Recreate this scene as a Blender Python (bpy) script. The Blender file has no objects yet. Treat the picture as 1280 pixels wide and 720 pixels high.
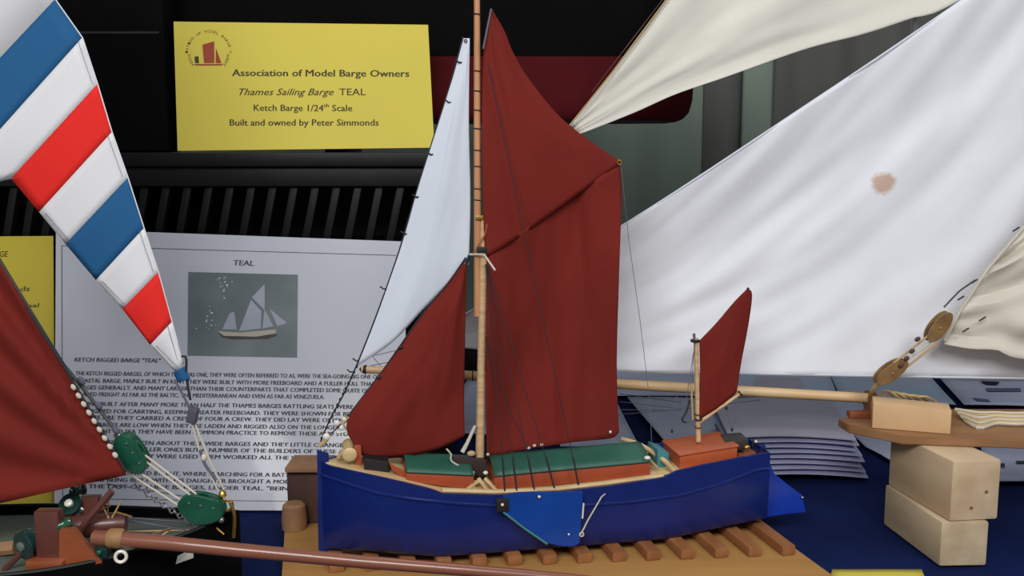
import bpy, bmesh, math, random
from mathutils import Vector as V, noise
R = math.radians
S = bpy.context.scene
C = S.collection

# ---------------------------------------------------------------- camera, world, lights, exposure
F = 1200.0
PITCH = math.atan(160 / F)
H = 0.795
cd = bpy.data.cameras.new('camera'); cam = bpy.data.objects.new('camera', cd); C.objects.link(cam)
cam.location = (0, 0, H); cam.rotation_euler = (math.pi / 2 - PITCH, 0, 0)
cd.sensor_width = 36; cd.lens = F / 1280 * 36; cd.clip_start = 0.05
S.camera = cam
S.view_settings.view_transform = 'Standard'; S.view_settings.look = 'None'
S.view_settings.gamma = 1; S.view_settings.exposure = 0.0
W = bpy.data.worlds.new('world'); S.world = W; W.use_nodes = True
W.node_tree.nodes['Background'].inputs[0].default_value = (0.90, 0.94, 1.0, 1)
W.node_tree.nodes['Background'].inputs[1].default_value = 0.22

def area(name, loc, target, sx, sy, power, col):
    l = bpy.data.lights.new(name, 'AREA'); l.shape = 'RECTANGLE'; l.size = sx; l.size_y = sy
    l.energy = power; l.color = col
    o = bpy.data.objects.new(name, l); C.objects.link(o); o.location = loc
    o.rotation_euler = (V(target) - V(loc)).to_track_quat('-Z', 'Y').to_euler()
    return o
area('hall_light', (-0.8, -1.3, 2.5), (0.0, 2.2, 0.4), 2.0, 1.0, 88, (1.0, 0.985, 0.965))
area('hall_light', (1.6, -0.9, 2.7), (0.5, 2.2, 0.4), 1.6, 0.8, 50, (0.98, 0.985, 1.0))
area('hall_light', (0.2, 2.4, 3.3), (0.1, 2.3, 0.2), 1.4, 0.4, 9, (1.0, 0.98, 0.96))

# ---------------------------------------------------------------- projection helpers (real distances are chosen for every thing)
cp, sp = math.cos(PITCH), math.sin(PITCH)
CAM = V((0, 0, H))
def ray(px, py):
    a = (px - 640) / F; b = (py - 360) / F
    return V((a, cp - b * sp, -sp - b * cp))
def hit(px, py, P, n):
    d = ray(px, py); return CAM + d * ((P - CAM).dot(n) / d.dot(n))
def atY(px, py, Y): return hit(px, py, V((0, Y, 0)), V((0, 1, 0)))
def atZ(px, py, z): return hit(px, py, V((0, 0, z)), V((0, 0, 1)))
def proj(p):
    q = p - CAM; z = q.y * cp - q.z * sp; u = q.y * sp + q.z * cp
    return 640 + F * q.x / z, 360 - F * u / z

# ---------------------------------------------------------------- materials
def lin(c):
    return tuple(((x / 255) / 12.92 if x / 255 <= 0.04045 else ((x / 255 + 0.055) / 1.055) ** 2.4) for x in c) + (1,)
_m = {}
def mat(name, rgb, rough=0.6, var=0.12, scale=12, bump=0.0, bscale=200, metal=0.0, coat=0.0, grain=None, spec=0.5, rgb2=None, stretch=None, trans=0.0, sub=False, blot=None):
    if name in _m: return _m[name]
    m = bpy.data.materials.new(name); m.use_nodes = True; nt = m.node_tree; N = nt.nodes; L = nt.links
    b = N['Principled BSDF']
    b.inputs['Roughness'].default_value = rough; b.inputs['Metallic'].default_value = metal
    b.inputs['Coat Weight'].default_value = coat; b.inputs['Coat Roughness'].default_value = 0.12
    b.inputs['Specular IOR Level'].default_value = spec
    c1 = lin(rgb); c2 = lin(rgb2) if rgb2 else tuple(x * (1 - var) for x in c1[:3]) + (1,)
    tc = N.new('ShaderNodeTexCoord'); mp = N.new('ShaderNodeMapping')
    L.new(tc.outputs['Object'], mp.inputs[0])
    if stretch: mp.inputs['Scale'].default_value = stretch
    nz = N.new('ShaderNodeTexNoise'); nz.inputs['Scale'].default_value = scale; nz.inputs['Detail'].default_value = 5
    L.new(mp.outputs[0], nz.inputs[0])
    cr = N.new('ShaderNodeValToRGB'); cr.color_ramp.elements[0].position = 0.35; cr.color_ramp.elements[1].position = 0.65
    cr.color_ramp.elements[0].color = c2; cr.color_ramp.elements[1].color = c1
    L.new(nz.outputs[0], cr.inputs[0]); col = cr.outputs[0]
    if blot:
        p, r, bc = blot
        d = N.new('ShaderNodeVectorMath'); d.operation = 'DISTANCE'; L.new(tc.outputs['Object'], d.inputs[0]); d.inputs[1].default_value = p
        n2 = N.new('ShaderNodeTexNoise'); n2.inputs['Scale'].default_value = 60; L.new(tc.outputs['Object'], n2.inputs[0])
        ma = N.new('ShaderNodeMath'); ma.operation = 'MULTIPLY_ADD'; L.new(n2.outputs[0], ma.inputs[0]); ma.inputs[1].default_value = 0.02; L.new(d.outputs['Value'], ma.inputs[2])
        mr = N.new('ShaderNodeMapRange'); L.new(ma.outputs[0], mr.inputs[0]); mr.inputs[1].default_value = r * 0.7 + .01; mr.inputs[2].default_value = r * 1.15 + .01
        mr.inputs[3].default_value = 0.8; mr.inputs[4].default_value = 0
        mx = N.new('ShaderNodeMix'); mx.data_type = 'RGBA'; L.new(mr.outputs[0], mx.inputs[0]); L.new(col, mx.inputs[6]); mx.inputs[7].default_value = lin(bc)
        col = mx.outputs[2]
    L.new(col, b.inputs['Base Color'])
    if bump:
        n3 = N.new('ShaderNodeTexNoise'); n3.inputs['Scale'].default_value = bscale; n3.inputs['Detail'].default_value = 3
        L.new(mp.outputs[0], n3.inputs[0])
        bm = N.new('ShaderNodeBump'); bm.inputs['Strength'].default_value = bump; bm.inputs['Distance'].default_value = 0.003
        L.new(n3.outputs[0], bm.inputs['Height']); L.new(bm.outputs[0], b.inputs['Normal'])
        if coat: L.new(bm.outputs[0], b.inputs['Coat Normal'])
    if trans:
        tr = N.new('ShaderNodeBsdfTranslucent'); L.new(col, tr.inputs[0])
        ms = N.new('ShaderNodeMixShader'); ms.inputs[0].default_value = trans
        L.new(b.outputs[0], ms.inputs[1]); L.new(tr.outputs[0], ms.inputs[2]); L.new(ms.outputs[0], N['Material Output'].inputs[0])
    _m[name] = m; return m

M_blue = mat('hull_blue_gloss', (18, 38, 108), 0.35, 0.2, 9, spec=.3, coat=0.25, bump=0.15, bscale=25)
M_blue2 = mat('leeboard_blue', (16, 66, 152), 0.35, 0.15, 14, spec=.3, coat=0.3, bump=0.15, bscale=30)
M_rud = mat('rudder_blue', (22, 58, 170), 0.3, 0.15, 14, coat=0.4)
M_red = mat('red_ochre_sailcloth', (126, 40, 32), 0.85, 0.22, 4, bump=0.1, bscale=260, trans=0.12, spec=0.2)
M_white = mat('white_sailcloth', (222, 229, 240), 0.85, 0.06, 4, bump=0.08, bscale=260, trans=0.15, spec=0.2)
M_cream = mat('cream_sailcloth', (240, 237, 226), 0.9, 0.08, 5, bump=0.15, bscale=300, trans=0.15, spec=0.2)
M_creamd = mat('cream_fore_sailcloth', (224, 218, 204), 0.9, 0.12, 7, bump=0.15, bscale=300, trans=0.1, spec=0.2)
M_spar = mat('varnished_pine', (212, 180, 138), 0.45, 0.2, 14, rgb2=(190, 152, 108), stretch=(1, 1, 8))
M_sparh = mat('varnished_pine_long', (226, 196, 152), 0.45, 0.2, 30, rgb2=(204, 168, 122), stretch=(.15, 1, 1))
M_topm = mat('orange_pine', (196, 142, 98), 0.5, 0.2, 30, rgb2=(172, 118, 78), stretch=(1, 1, .15))
M_deck = mat('pale_deck_wood', (214, 188, 140), 0.55, 0.15, 40, rgb2=(186, 156, 108), stretch=(.2, 1, 1))
M_green = mat('hatch_green', (36, 92, 76), 0.5, 0.2, 14)
M_orange = mat('coaming_red_brown', (168, 74, 42), 0.45, 0.15, 18, coat=0.2)
M_cabin = mat('cabin_orange', (184, 88, 46), 0.4, 0.15, 18, coat=0.3)
M_teal = mat('teal_paint', (64, 132, 138), 0.5)
M_dark = mat('black_fitting', (30, 28, 30), 0.5)
M_line = mat('dark_rigging', (40, 36, 44), 0.8)
M_linef = mat('grey_thread', (96, 98, 118), 0.8)
M_cordp = mat('pale_cord', (206, 198, 182), 0.8)
M_cordy = mat('tan_cord', (188, 160, 112), 0.8)
M_pearl = mat('white_bead', (226, 220, 206), 0.25, 0.05)
M_steel = mat('steel', (190, 190, 196), 0.3, 0.05, metal=0.9)
M_brass = mat('brass', (200, 160, 80), 0.3, 0.1, metal=0.9)
M_dkw2 = mat('very_dark_wood', (52, 34, 30), 0.6)
M_slat = mat('brown_slat_wood', (158, 106, 66), 0.65, 0.2, 30, rgb2=(134, 86, 52), spec=.2, stretch=(1, .2, 1))
M_board = mat('golden_board', (178, 134, 78), 0.7, 0.2, 16, spec=.15, rgb2=(164, 120, 68), stretch=(.2, 1, 1))
M_dkw = mat('dark_brown_wood', (84, 56, 46), 0.6, 0.25, 20, rgb2=(60, 40, 34), stretch=(1, 1, .2))
M_dkwtop = mat('tan_wood', (160, 120, 84), 0.6, 0.2, 20)
M_cloth = mat('royal_blue_tablecloth', (13, 30, 80), 0.9, 0.3, 6, bump=0.3, bscale=300, spec=0.15)
M_black = mat('black_plastic', (19, 19, 20), 0.5, 0.3, 7, bump=0.3, bscale=25, spec=.25)
M_blackh = mat('black_hull_paint', (12, 11, 12), 0.8, 0.35, 5, bump=0.4, bscale=8, spec=.06)
M_boot = mat('dark_red_hull_band', (84, 24, 28), 0.8, 0.2, 5, spec=.05)
M_boot2 = mat('underside_black', (20, 12, 14), 0.7)
M_yel = mat('yellow_card', (218, 202, 84), 0.6, 0.08, 2, spec=.2)
M_yel2 = mat('yellow_card_sleeved', (200, 182, 60), 0.4, 0.04, 2, coat=0.2, spec=.3)
M_ink = mat('brown_black_ink', (62, 56, 28), 0.7)
M_ink2 = mat('grey_ink', (58, 60, 72), 0.7)
M_inkred = mat('red_ink', (158, 66, 40), 0.7)
M_paper = mat('sleeved_white_paper', (196, 200, 211), 0.4, 0.04, 3, coat=0.3, bump=0.35, bscale=9, spec=.3)
M_margin = mat('clear_sleeve_edge', (206, 204, 214), 0.15, 0.05, 3, coat=0.8)
M_photo = mat('printed_water', (112, 124, 128), 0.4, 0.2, 9, coat=0.5, rgb2=(96, 108, 112))
M_photog = mat('printed_spray', (224, 230, 234), 0.4)
M_psail = mat('printed_sail', (164, 170, 186), 0.5)
M_phull = mat('printed_hull', (182, 176, 160), 0.5)
M_phulld = mat('printed_waterline', (66, 62, 58), 0.5)
M_leaf = mat('pale_blue_leaflet', (206, 212, 236), 0.5, 0.18, 5, rgb2=(188, 194, 224))
M_leaf2 = mat('sky_blue_leaflet', (178, 206, 236), 0.5, 0.2, 5, rgb2=(196, 200, 222))
M_stack = mat('grey_lilac_leaflet', (190, 188, 206), 0.6, 0.12, 5)
M_stacke = mat('lilac_leaflet', (178, 180, 212), 0.6, 0.1, 5)
M_print = mat('printed_grey', (104, 110, 140), 0.6)
M_navy = mat('printed_navy', (22, 26, 56), 0.6)
M_timber = mat('planed_pale_timber', (208, 184, 152), 0.6, 0.15, 18, rgb2=(188, 160, 126), stretch=(1, .15, 1))
M_timber2 = mat('planed_grey_timber', (204, 184, 152), 0.6, 0.15, 18, rgb2=(180, 158, 126), stretch=(1, .15, 1))
M_knot = mat('knot_brown', (132, 96, 58), 0.7)
M_pale = mat('pale_planed_block', (214, 176, 130), 0.55, 0.08, 20)
M_bbrd = mat('brown_baseboard', (158, 116, 76), 0.5, 0.2, 14, rgb2=(132, 92, 60), stretch=(.2, 1, 1))
M_mahog = mat('reddish_mahogany', (146, 80, 48), 0.4, 0.2, 20, coat=0.2)
M_blk = mat('brown_tackle_wood', (140, 106, 62), 0.45, 0.4, 30, coat=0.4)
M_sp2 = mat('red_brown_spar', (138, 84, 64), 0.32, 0.2, 20, coat=0.5, stretch=(.2, 1, 1))
M_wind = mat('windlass_brown', (152, 80, 46), 0.4, 0.2, 20, coat=0.4)
M_wind2 = mat('windlass_dark', (96, 52, 44), 0.4, 0.2, 20, coat=0.3)
M_gr = mat('dark_green_gloss', (28, 88, 66), 0.2, 0.25, 30, coat=0.7)
M_grd = mat('deep_green_gloss', (18, 54, 50), 0.2, 0.25, 30, coat=0.7)
M_deckg = mat('grey_green_deck', (96, 106, 98), 0.6, 0.2, 12)
M_sw = mat('striped_white', (226, 226, 229), 0.8, 0.04, 4, bump=0.08, bscale=260, trans=0.1, spec=0.2)
M_sr = mat('striped_red', (232, 46, 40), 0.8, 0.05, 4, bump=0.08, bscale=260, trans=0.1, spec=0.2)
M_sb = mat('striped_blue', (38, 94, 142), 0.8, 0.06, 4, bump=0.08, bscale=260, trans=0.1, spec=0.2)
M_cur = mat('grey_green_curtain', (136, 150, 136), 0.9, 0.08, 3, spec=0.1)
M_curd = mat('dark_grey_curtain', (104, 104, 100), 0.9, 0.1, 3, spec=0.1)
M_wall = mat('dark_wall', (38, 38, 40), 0.9, 0.2, 2)
M_floor = mat('hall_floor', (70, 66, 62), 0.7, 0.2, 3)

# ---------------------------------------------------------------- object helpers
def gloc(p):
    v = V((0, 0, 0))
    while p: v = v + p.location; p = p.parent
    return v
def O(name, bm, m, parent=None, smooth=True, origin=None):
    """bmesh in world coordinates -> one linked mesh object"""
    me = bpy.data.meshes.new(name)
    g = gloc(parent) if parent else V((0, 0, 0))
    o = bpy.data.objects.new(name, me)
    if parent is None:
        if origin is None and len(bm.verts):
            zs = min(v.co.z for v in bm.verts); n = len(bm.verts)
            origin = V((sum(v.co.x for v in bm.verts) / n, sum(v.co.y for v in bm.verts) / n, zs))
        o.location = origin; g = V(origin)
    for v in bm.verts: v.co -= g
    bm.normal_update(); bm.to_mesh(me); bm.free()
    if smooth:
        me.shade_smooth()
        me.set_sharp_from_angle(angle=R(38))
    me.materials.append(m); C.objects.link(o)
    if parent: o.parent = parent
    return o
def tag(o, label, cat, group=None):
    o['label'] = label; o['category'] = cat
    if group: o['group'] = group
    return o
def thing(name, loc, label, cat, group=None):
    o = bpy.data.objects.new(name, None); o.location = loc; o.empty_display_size = 0.05; C.objects.link(o)
    return tag(o, label, cat, group)
def lab(o, l): o['label'] = l; return o
def B(): return bmesh.new()
def hexa(bm, p, bevel=0.0):
    """p: 4 bottom corners then 4 top corners, same order"""
    t = bmesh.new() if bevel else bm
    v = [t.verts.new(q) for q in p]
    for f in ((3, 2, 1, 0), (4, 5, 6, 7), (0, 1, 5, 4), (1, 2, 6, 5), (2, 3, 7, 6), (3, 0, 4, 7)):
        t.faces.new([v[i] for i in f])
    bmesh.ops.recalc_face_normals(t, faces=t.faces[:])
    if bevel:
        bmesh.ops.bevel(t, geom=t.edges[:], offset=bevel, segments=2, affect='EDGES', profile=0.6)
        merge(bm, t)
    return bm
def merge(bm, t):
    me = bpy.data.meshes.new('tmp'); t.to_mesh(me); t.free(); bm.from_mesh(me); bpy.data.meshes.remove(me)
def box(bm, c, ax, ay, az, hx, hy, hz, bevel=0.0):
    c = V(c); ax = V(ax).normalized() * hx; ay = V(ay).normalized() * hy; az = V(az).normalized() * hz
    return hexa(bm, [c - ax - ay - az, c + ax - ay - az, c + ax + ay - az, c - ax + ay - az,
                     c - ax - ay + az, c + ax - ay + az, c + ax + ay + az, c - ax + ay + az], bevel)
X, Y_, Z = V((1, 0, 0)), V((0, 1, 0)), V((0, 0, 1))
def tube(bm, pts, r, n=8, r2=None, cap=True):
    pts = [V(p) for p in pts]; rings = []; k = len(pts)
    up = None
    for i, p in enumerate(pts):
        d = (pts[min(i + 1, k - 1)] - pts[max(i - 1, 0)]).normalized()
        if up is None:
            up = d.cross(Z)
            if up.length < .05: up = d.cross(X)
            up.normalize()
        a = (up - d * up.dot(d)).normalized(); up = a; b = d.cross(a)
        rr = r[i] if isinstance(r, (list, tuple)) else (r + (r2 - r) * i / (k - 1) if r2 is not None else r)
        rings.append([bm.verts.new(p + (a * math.cos(2 * math.pi * j / n) + b * math.sin(2 * math.pi * j / n)) * rr) for j in range(n)])
    for q, s in zip(rings, rings[1:]):
        for j in range(n): bm.faces.new([q[j], q[(j + 1) % n], s[(j + 1) % n], s[j]])
    if cap:
        bm.faces.new(rings[0][::-1]); bm.faces.new(rings[-1])
    return bm
def ring(bm, c, nrm, R_, r, n=14, m=6, sx=1.0):
    nrm = V(nrm).normalized(); a = nrm.cross(Z)
    if a.length < .1: a = nrm.cross(X)
    a.normalize(); b = nrm.cross(a); rs = []
    for i in range(n):
        t = 2 * math.pi * i / n; d = a * math.cos(t) * sx + b * math.sin(t)
        rs.append([bm.verts.new(V(c) + d * R_ + (d.normalized() * math.cos(2 * math.pi * j / m) + nrm * math.sin(2 * math.pi * j / m)) * r) for j in range(m)])
    for i in range(n):
        q, s = rs[i], rs[(i + 1) % n]
        for j in range(m): bm.faces.new([q[j], s[j], s[(j + 1) % m], q[(j + 1) % m]])
    return bm
def lathe(bm, c, axis, prof, n=18):
    """prof: (along, radius)"""
    axis = V(axis).normalized(); a = axis.cross(Z)
    if a.length < .1: a = axis.cross(X)
    a.normalize(); b = axis.cross(a); rs = []
    for (h, r) in prof:
        rs.append([bm.verts.new(V(c) + axis * h + (a * math.cos(2 * math.pi * j / n) + b * math.sin(2 * math.pi * j / n)) * max(r, 1e-5)) for j in range(n)])
    for q, s in zip(rs, rs[1:]):
        for j in range(n): bm.faces.new([q[j], q[(j + 1) % n], s[(j + 1) % n], s[j]])
    bm.faces.new(rs[0][::-1]); bm.faces.new(rs[-1])
    bmesh.ops.recalc_face_normals(bm, faces=bm.faces[:])
    return bm
def ball(bm, c, r, sx=X, k=1.0, n=12):
    return lathe(bm, c, sx, [(-r * k * math.cos(math.pi * i / n), r * math.sin(math.pi * i / n)) for i in range(n + 1)], 14)
def prism(bm, pts, d, bevel=0.0):
    """polygon (world points) extruded by vector d"""
    t = bmesh.new()
    a = [t.verts.new(p) for p in pts]; b = [t.verts.new(V(p) + d) for p in pts]; n = len(a)
    t.faces.new(a[::-1]); t.faces.new(b)
    for i in range(n): t.faces.new([a[i], a[(i + 1) % n], b[(i + 1) % n], b[i]])
    bmesh.ops.recalc_face_normals(t, faces=t.faces[:])
    if bevel: bmesh.ops.bevel(t, geom=t.edges[:], offset=bevel, segments=2, affect='EDGES')
    merge(bm, t); return bm

def interp(pts, x):
    if x <= pts[0][0]: return pts[0][1]
    for (a, b), (c, d) in zip(pts, pts[1:]):
        if x <= c: return b + (d - b) * (x - a) / (c - a)
    return pts[-1][1]
def curve(pts, n, smooth=True):
    """n+1 points evenly spread along a smooth line through pts (2-D or 3-D)"""
    P = [V(p) for p in pts]; out = []
    dense = []
    for i in range(len(P) - 1):
        p0 = P[max(i - 1, 0)]; p1 = P[i]; p2 = P[i + 1]; p3 = P[min(i + 2, len(P) - 1)]
        for k in range(16):
            t = k / 16
            if smooth and len(P) > 2:
                dense.append(0.5 * ((2 * p1) + (p2 - p0) * t + (2 * p0 - 5 * p1 + 4 * p2 - p3) * t * t + (3 * p1 - p0 - 3 * p2 + p3) * t ** 3))
            else: dense.append(p1.lerp(p2, t))
    dense.append(P[-1])
    L = [0]
    for a, b in zip(dense, dense[1:]): L.append(L[-1] + (b - a).length)
    j = 0
    for i in range(n + 1):
        t = L[-1] * i / n
        while j < len(L) - 2 and L[j + 1] < t: j += 1
        s = (t - L[j]) / max(L[j + 1] - L[j], 1e-9)
        out.append(dense[j].lerp(dense[j + 1], min(max(s, 0), 1)))
    return out

def sailmesh(top, bottom, left, right, P, n, disp, nu=44, nv=44):
    """cloth patch between four edges; the edges are laid out on the plane (P, n) and the cloth bellies off it by disp(u, v)"""
    T = curve(top, nu); Bo = curve(bottom, nu); Lf = curve(left, nv); Rt = curve(right, nv)
    bm = bmesh.new(); g = []
    for j in range(nv + 1):
        v = j / nv; row = []
        for i in range(nu + 1):
            u = i / nu
            p = (1 - v) * T[i] + v * Bo[i] + (1 - u) * Lf[j] + u * Rt[j] - ((1 - u) * (1 - v) * T[0] + u * (1 - v) * T[-1] + (1 - u) * v * Bo[0] + u * v * Bo[-1])
            row.append(bm.verts.new(hit(p.x, p.y, P + n * disp(u, v), n)))
        g.append(row)
    for j in range(nv):
        for i in range(nu):
            bm.faces.new([g[j][i], g[j + 1][i], g[j + 1][i + 1], g[j][i + 1]])
    bmesh.ops.remove_doubles(bm, verts=bm.verts[:], dist=2e-4)
    return bm
def cloth(o, t=0.0012):
    s = o.modifiers.new('thickness', 'SOLIDIFY'); s.thickness = t; s.offset = 0; return o
def wr(seed, amp, su, sv, belly):
    def f(u, v):
        return belly * math.sin(math.pi * min(max(u, 0), 1)) * math.sin(math.pi * min(max(v, 0.0), 1)) ** .7 + \
            amp * (noise.noise(V((u * su + seed, v * sv, seed * 1.7))) + .45 * noise.noise(V((u * su * 2.3 + seed, v * sv * 2.3 + 4, seed))))
    return f

_font_cache = {}
def text(s, P, n, a, b, cap_px, m, parent, name='lettering', shear=0.0, bold=0.0, lift=0.0006):
    """flat printed line: a, b are the two ends of its baseline; printed on the plane (P, n)"""
    cu = bpy.data.curves.new('t', 'FONT'); cu.body = s; cu.shear = shear; cu.resolution_u = 2; cu.size = 1
    to = bpy.data.objects.new('t', cu); C.objects.link(to)
    me = bpy.data.meshes.new_from_object(to)
    bpy.data.objects.remove(to); bpy.data.curves.remove(cu)
    A = hit(a[0], a[1], P, n); Bp = hit(b[0], b[1], P, n); up0 = hit(a[0], a[1] - cap_px, P, n) - A
    dx = Bp - A
    xs = [v.co.x for v in me.vertices]; x0, x1 = min(xs), max(xs)
    bm = bmesh.new(); bm.from_mesh(me)
    for v in bm.verts: v.co.z = 0
    if bold:
        k0 = len(bm.verts); bm.from_mesh(me); bm.verts.ensure_lookup_table()
        for v in bm.verts[k0:]: v.co.x += bold * 2.6; v.co.z = 1
    bpy.data.meshes.remove(me)
    up = up0 - dx.normalized() * up0.dot(dx.normalized()); up = up.normalized() * up0.length
    off = -n * lift if ray(a[0], a[1]).dot(n) > 0 else n * lift
    for v in bm.verts:
        v.co = A + dx * ((v.co.x - x0) / (x1 - x0)) + up * (v.co.y / 0.70) + off * (1 + .3 * v.co.z)
    return O(name, bm, m, parent, smooth=False)
def flat(pts, P, n, m, parent, name, lift=0.0005, th=0.0):
    q = [hit(x, y, P, n) for x, y in pts]
    off = -n * lift if ray(*pts[0]).dot(n) > 0 else n * lift
    bm = B(); bm.faces.new([bm.verts.new(p + off) for p in q])
    return O(name, bm, m, parent, smooth=False)
def line(name, px_pts, Yf, r, m, parent, label=None, n=6, sm=True, seg=None):
    """cord or wire through (px, py, distance) points"""
    P = [atY(p[0], p[1], p[2] if len(p) > 2 else Yf) for p in px_pts]
    if sm and len(P) > 2: P = curve(P, seg or 4 * len(P))
    o = O(name, tube(B(), P, r, n), m, parent)
    if label: lab(o, label)
    return o

# ================================================================= setting
def struct(name, bm, m):
    o = O(name, bm, m, None, smooth=False); o['kind'] = 'structure'; return o
struct('floor', box(B(), (0, 2.5, -0.76), X, Y_, Z, 5, 4, 0.02), M_floor)
struct('wall_back', box(B(), (0, 5.2, 1.2), X, Y_, Z, 5, 0.05, 2.0), M_wall)

# table with cloth
t = thing('display_table', (0.2, 2.6, -0.74), 'long display table under a royal blue cloth carrying all the models', 'table')
bm = box(B(), (0.2, 2.55, -0.024), X, Y_, Z, 2.3, 1.25, 0.012)
O('tabletop', bm, M_dkwtop, t, False)
for sx in (-1, 1):
    for sy in (-1, 1):
        O('leg', tube(B(), [(0.2 + sx * 2.1, 2.55 + sy * 1.1, -0.74), (0.2 + sx * 2.1, 2.55 + sy * 1.1, -0.037)], 0.02, 10), M_dark, t)
bm = bmesh.new(); nx, ny = 120, 70; g = []
for j in range(ny + 1):
    row = []
    for i in range(nx + 1):
        x = 0.2 + (i / nx - .5) * 4.64; y = 2.55 + (j / ny - .5) * 2.54
        z = -0.0045 + 0.002 * noise.noise(V((x * 3, y * 3, 0)))
        if i in (0, nx) or j in (0, ny): z = -0.30
        row.append(bm.verts.new((x, y, z)))
    g.append(row)
for j in range(ny):
    for i in range(nx): bm.faces.new([g[j][i], g[j][i + 1], g[j + 1][i + 1], g[j + 1][i]])
tag(O('tablecloth', bm, M_cloth), 'royal blue cloth spread over the display table', 'tablecloth')

# curtains behind
def curtain(x0, x1, Yc, m, label, seed, z0=-0.7, z1=2.3, fold=0.09, amp=0.022):
    bm = bmesh.new(); n = int((x1 - x0) / 0.012); rows = []
    for z in (z0, z0 + .8, z0 + 1.6, z1):
        rows.append([bm.verts.new((x0 + (x1 - x0) * i / n, Yc + amp * math.sin(2 * math.pi * i * 0.012 / fold + seed + .7 * noise.noise(V((i * .03, z, seed)))) + amp * .6 * noise.noise(V((i * .05, z * .3, seed))), z)) for i in range(n + 1)])
    for a, b in zip(rows, rows[1:]):
        for i in range(n): bm.faces.new([a[i], a[i + 1], b[i + 1], b[i]])
    o = O('curtain', bm, m); cloth(o, 0.004)
    return tag(o, label, 'curtain', None)
curtain(-3.4, atY(878, 200, 4.3).x, 4.3, M_cur, 'wide grey-green curtain hanging behind the red sails', 1, fold=.30)
curtain(atY(876, 200, 4.34).x, atY(928, 200, 4.34).x, 4.34, M_curd, 'narrow dark curtain panel beside the wide grey-green curtain', 2, fold=.22)
curtain(atY(926, 200, 4.3).x, atY(962, 200, 4.3).x, 4.3, M_cur, 'narrow grey-green curtain panel between two dark panels', 3, fold=.3)
curtain(atY(960, 200, 4.36).x, 3.4, 4.36, M_curd, 'wide dark grey curtain behind the large white sail', 4, fold=.25)

# ================================================================= black crates (stack behind the printed sheets)
CY = 2.47
def crate(x0, x1, z0, z1, label):
    t = thing('plastic_crate', ((x0 + x1) / 2, CY + .2, z0), label, 'crate', None)
    def b(name, xa, xb, ya, yb, za, zb, lean=0.0, bev=0.0):
        bm = hexa(B(), [(xa, ya, za), (xb, ya, za), (xb, yb, za), (xa, yb, za), (xa + lean, ya, zb), (xb + lean, ya, zb), (xb + lean, yb, zb), (xa + lean, yb, zb)], bev)
        return O(name, bm, M_black, t)
    hh = z1 - z0
    b('rim', x0 - .01, x1 + .01, CY - .035, CY + .40, z1 - .036, z1, 0, .006)
    b('rim_band', x0, x1, CY - .018, CY + .385, z1 - .086, z1 - .036, 0, .004)
    b('base', x0, x1, CY, CY + .38, z0, z0 + .03, 0, .004)
    b('back_panel', x0, x1, CY + .36, CY + .38, z0 + .03, z1 - .086)
    b('side_panel', x0, x0 + .02, CY + .012, CY + .36, z0 + .03, z1 - .086)
    b('side_panel', x1 - .02, x1, CY + .012, CY + .36, z0 + .03, z1 - .086)
    n = int((x1 - x0) / .055)
    for i in range(n + 1):
        xx = x0 + (x1 - x0 - .06) * i / n
        b('slat', xx, xx + .02, CY - .004, CY + .02, z0 + .03, z1 - .086, .034, .003)
    return t
cx0, cx1 = atY(-150, 200, CY).x, atY(562, 200, CY).x
ztop = atY(300, 190, CY).z
mid = atY(128, 240, CY).x
for k in range(3):
    za, zb = ztop * k / 3, ztop * (k + 1) / 3 - .001
    lv = ('bottom', 'middle', 'top')[k]
    crate(cx0, mid - .012, za, zb, 'black slatted plastic crate, %s of the left-hand stack behind the printed sheets' % lv)
    crate(mid + .012, cx1, za, zb, 'black slatted plastic crate, %s of the stack behind the photo sheet' % lv)
tag(O('added_dark_box', box(B(), (atY(620, 450, 3.55).x, 3.58, .085), X, Y_, Z, .2, .10, .085, .008), M_black), 'low black box added on the table to fill the dark gap behind the main mast', 'box')  # box added so the gap beside the mast reads dark

# ================================================================= big black hull behind
HYc = 2.84
t = thing('model_hull', (0, HYc, ztop), 'large black model hull with dark red bottom band standing behind the yellow card', 'model boat')
xs0, xs1 = atY(-420, 100, HYc - .16).x, atY(880, 100, HYc - .16).x
zb = atY(700, 150, HYc - .16).z; zt = atY(700, 71, HYc - .16).z
def hullring(xx, z, end):  # half breadth
    e = max(0.0, 1 - ((xx - (xs1 - end)) / end) ** 2) if xx > xs1 - end else 1.0
    s = 1 if xx > xs0 + .4 else max(.02, math.sin((xx - xs0) / .4 * math.pi / 2))
    return .17 * math.sqrt(e) * s
def hullpart(zs, ws, m, name, xe, cap=False):
    bm = bmesh.new(); n = 60; rows = []
    for i in range(n + 1):
        u = i / n; u = 1 - (1 - u) ** 1.6
        row = []
        for z, w, e in zip(zs, ws, xe):
            xx = xs0 + (xs1 + e - xs0) * u
            hb = w * .17 * (math.sqrt(max(0, 1 - max(0, (xx - (xs1 + e - .22)) / .22) ** 2))) * (1 if xx > xs0 + .4 else max(.02, math.sin((xx - xs0) / .4 * math.pi / 2)))
            row.append((xx, hb, z))
        rows.append(row)
    for sgn in (-1, 1):
        g = [[bm.verts.new((x, HYc + sgn * h, z)) for x, h, z in row] for row in rows]
        for a, b in zip(g, g[1:]):
            for k in range(len(zs) - 1):
                bm.faces.new([a[k], b[k], b[k + 1], a[k + 1]])
    bmesh.ops.remove_doubles(bm, verts=bm.verts[:], dist=1e-4)
    bmesh.ops.recalc_face_normals(bm, faces=bm.faces[:])
    return O(name, bm, m, t)
dz = zt - zb
lab(hullpart([zb + dz * q for q in (0, .05, .15, .35, .7, 1.0)], [.86, .93, .97, .99, 1, 1], M_boot, 'bottom_band', [-.05, -.028, -.012, -.003, 0, .002]), 'dark red band along the bottom of the hull')
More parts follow.
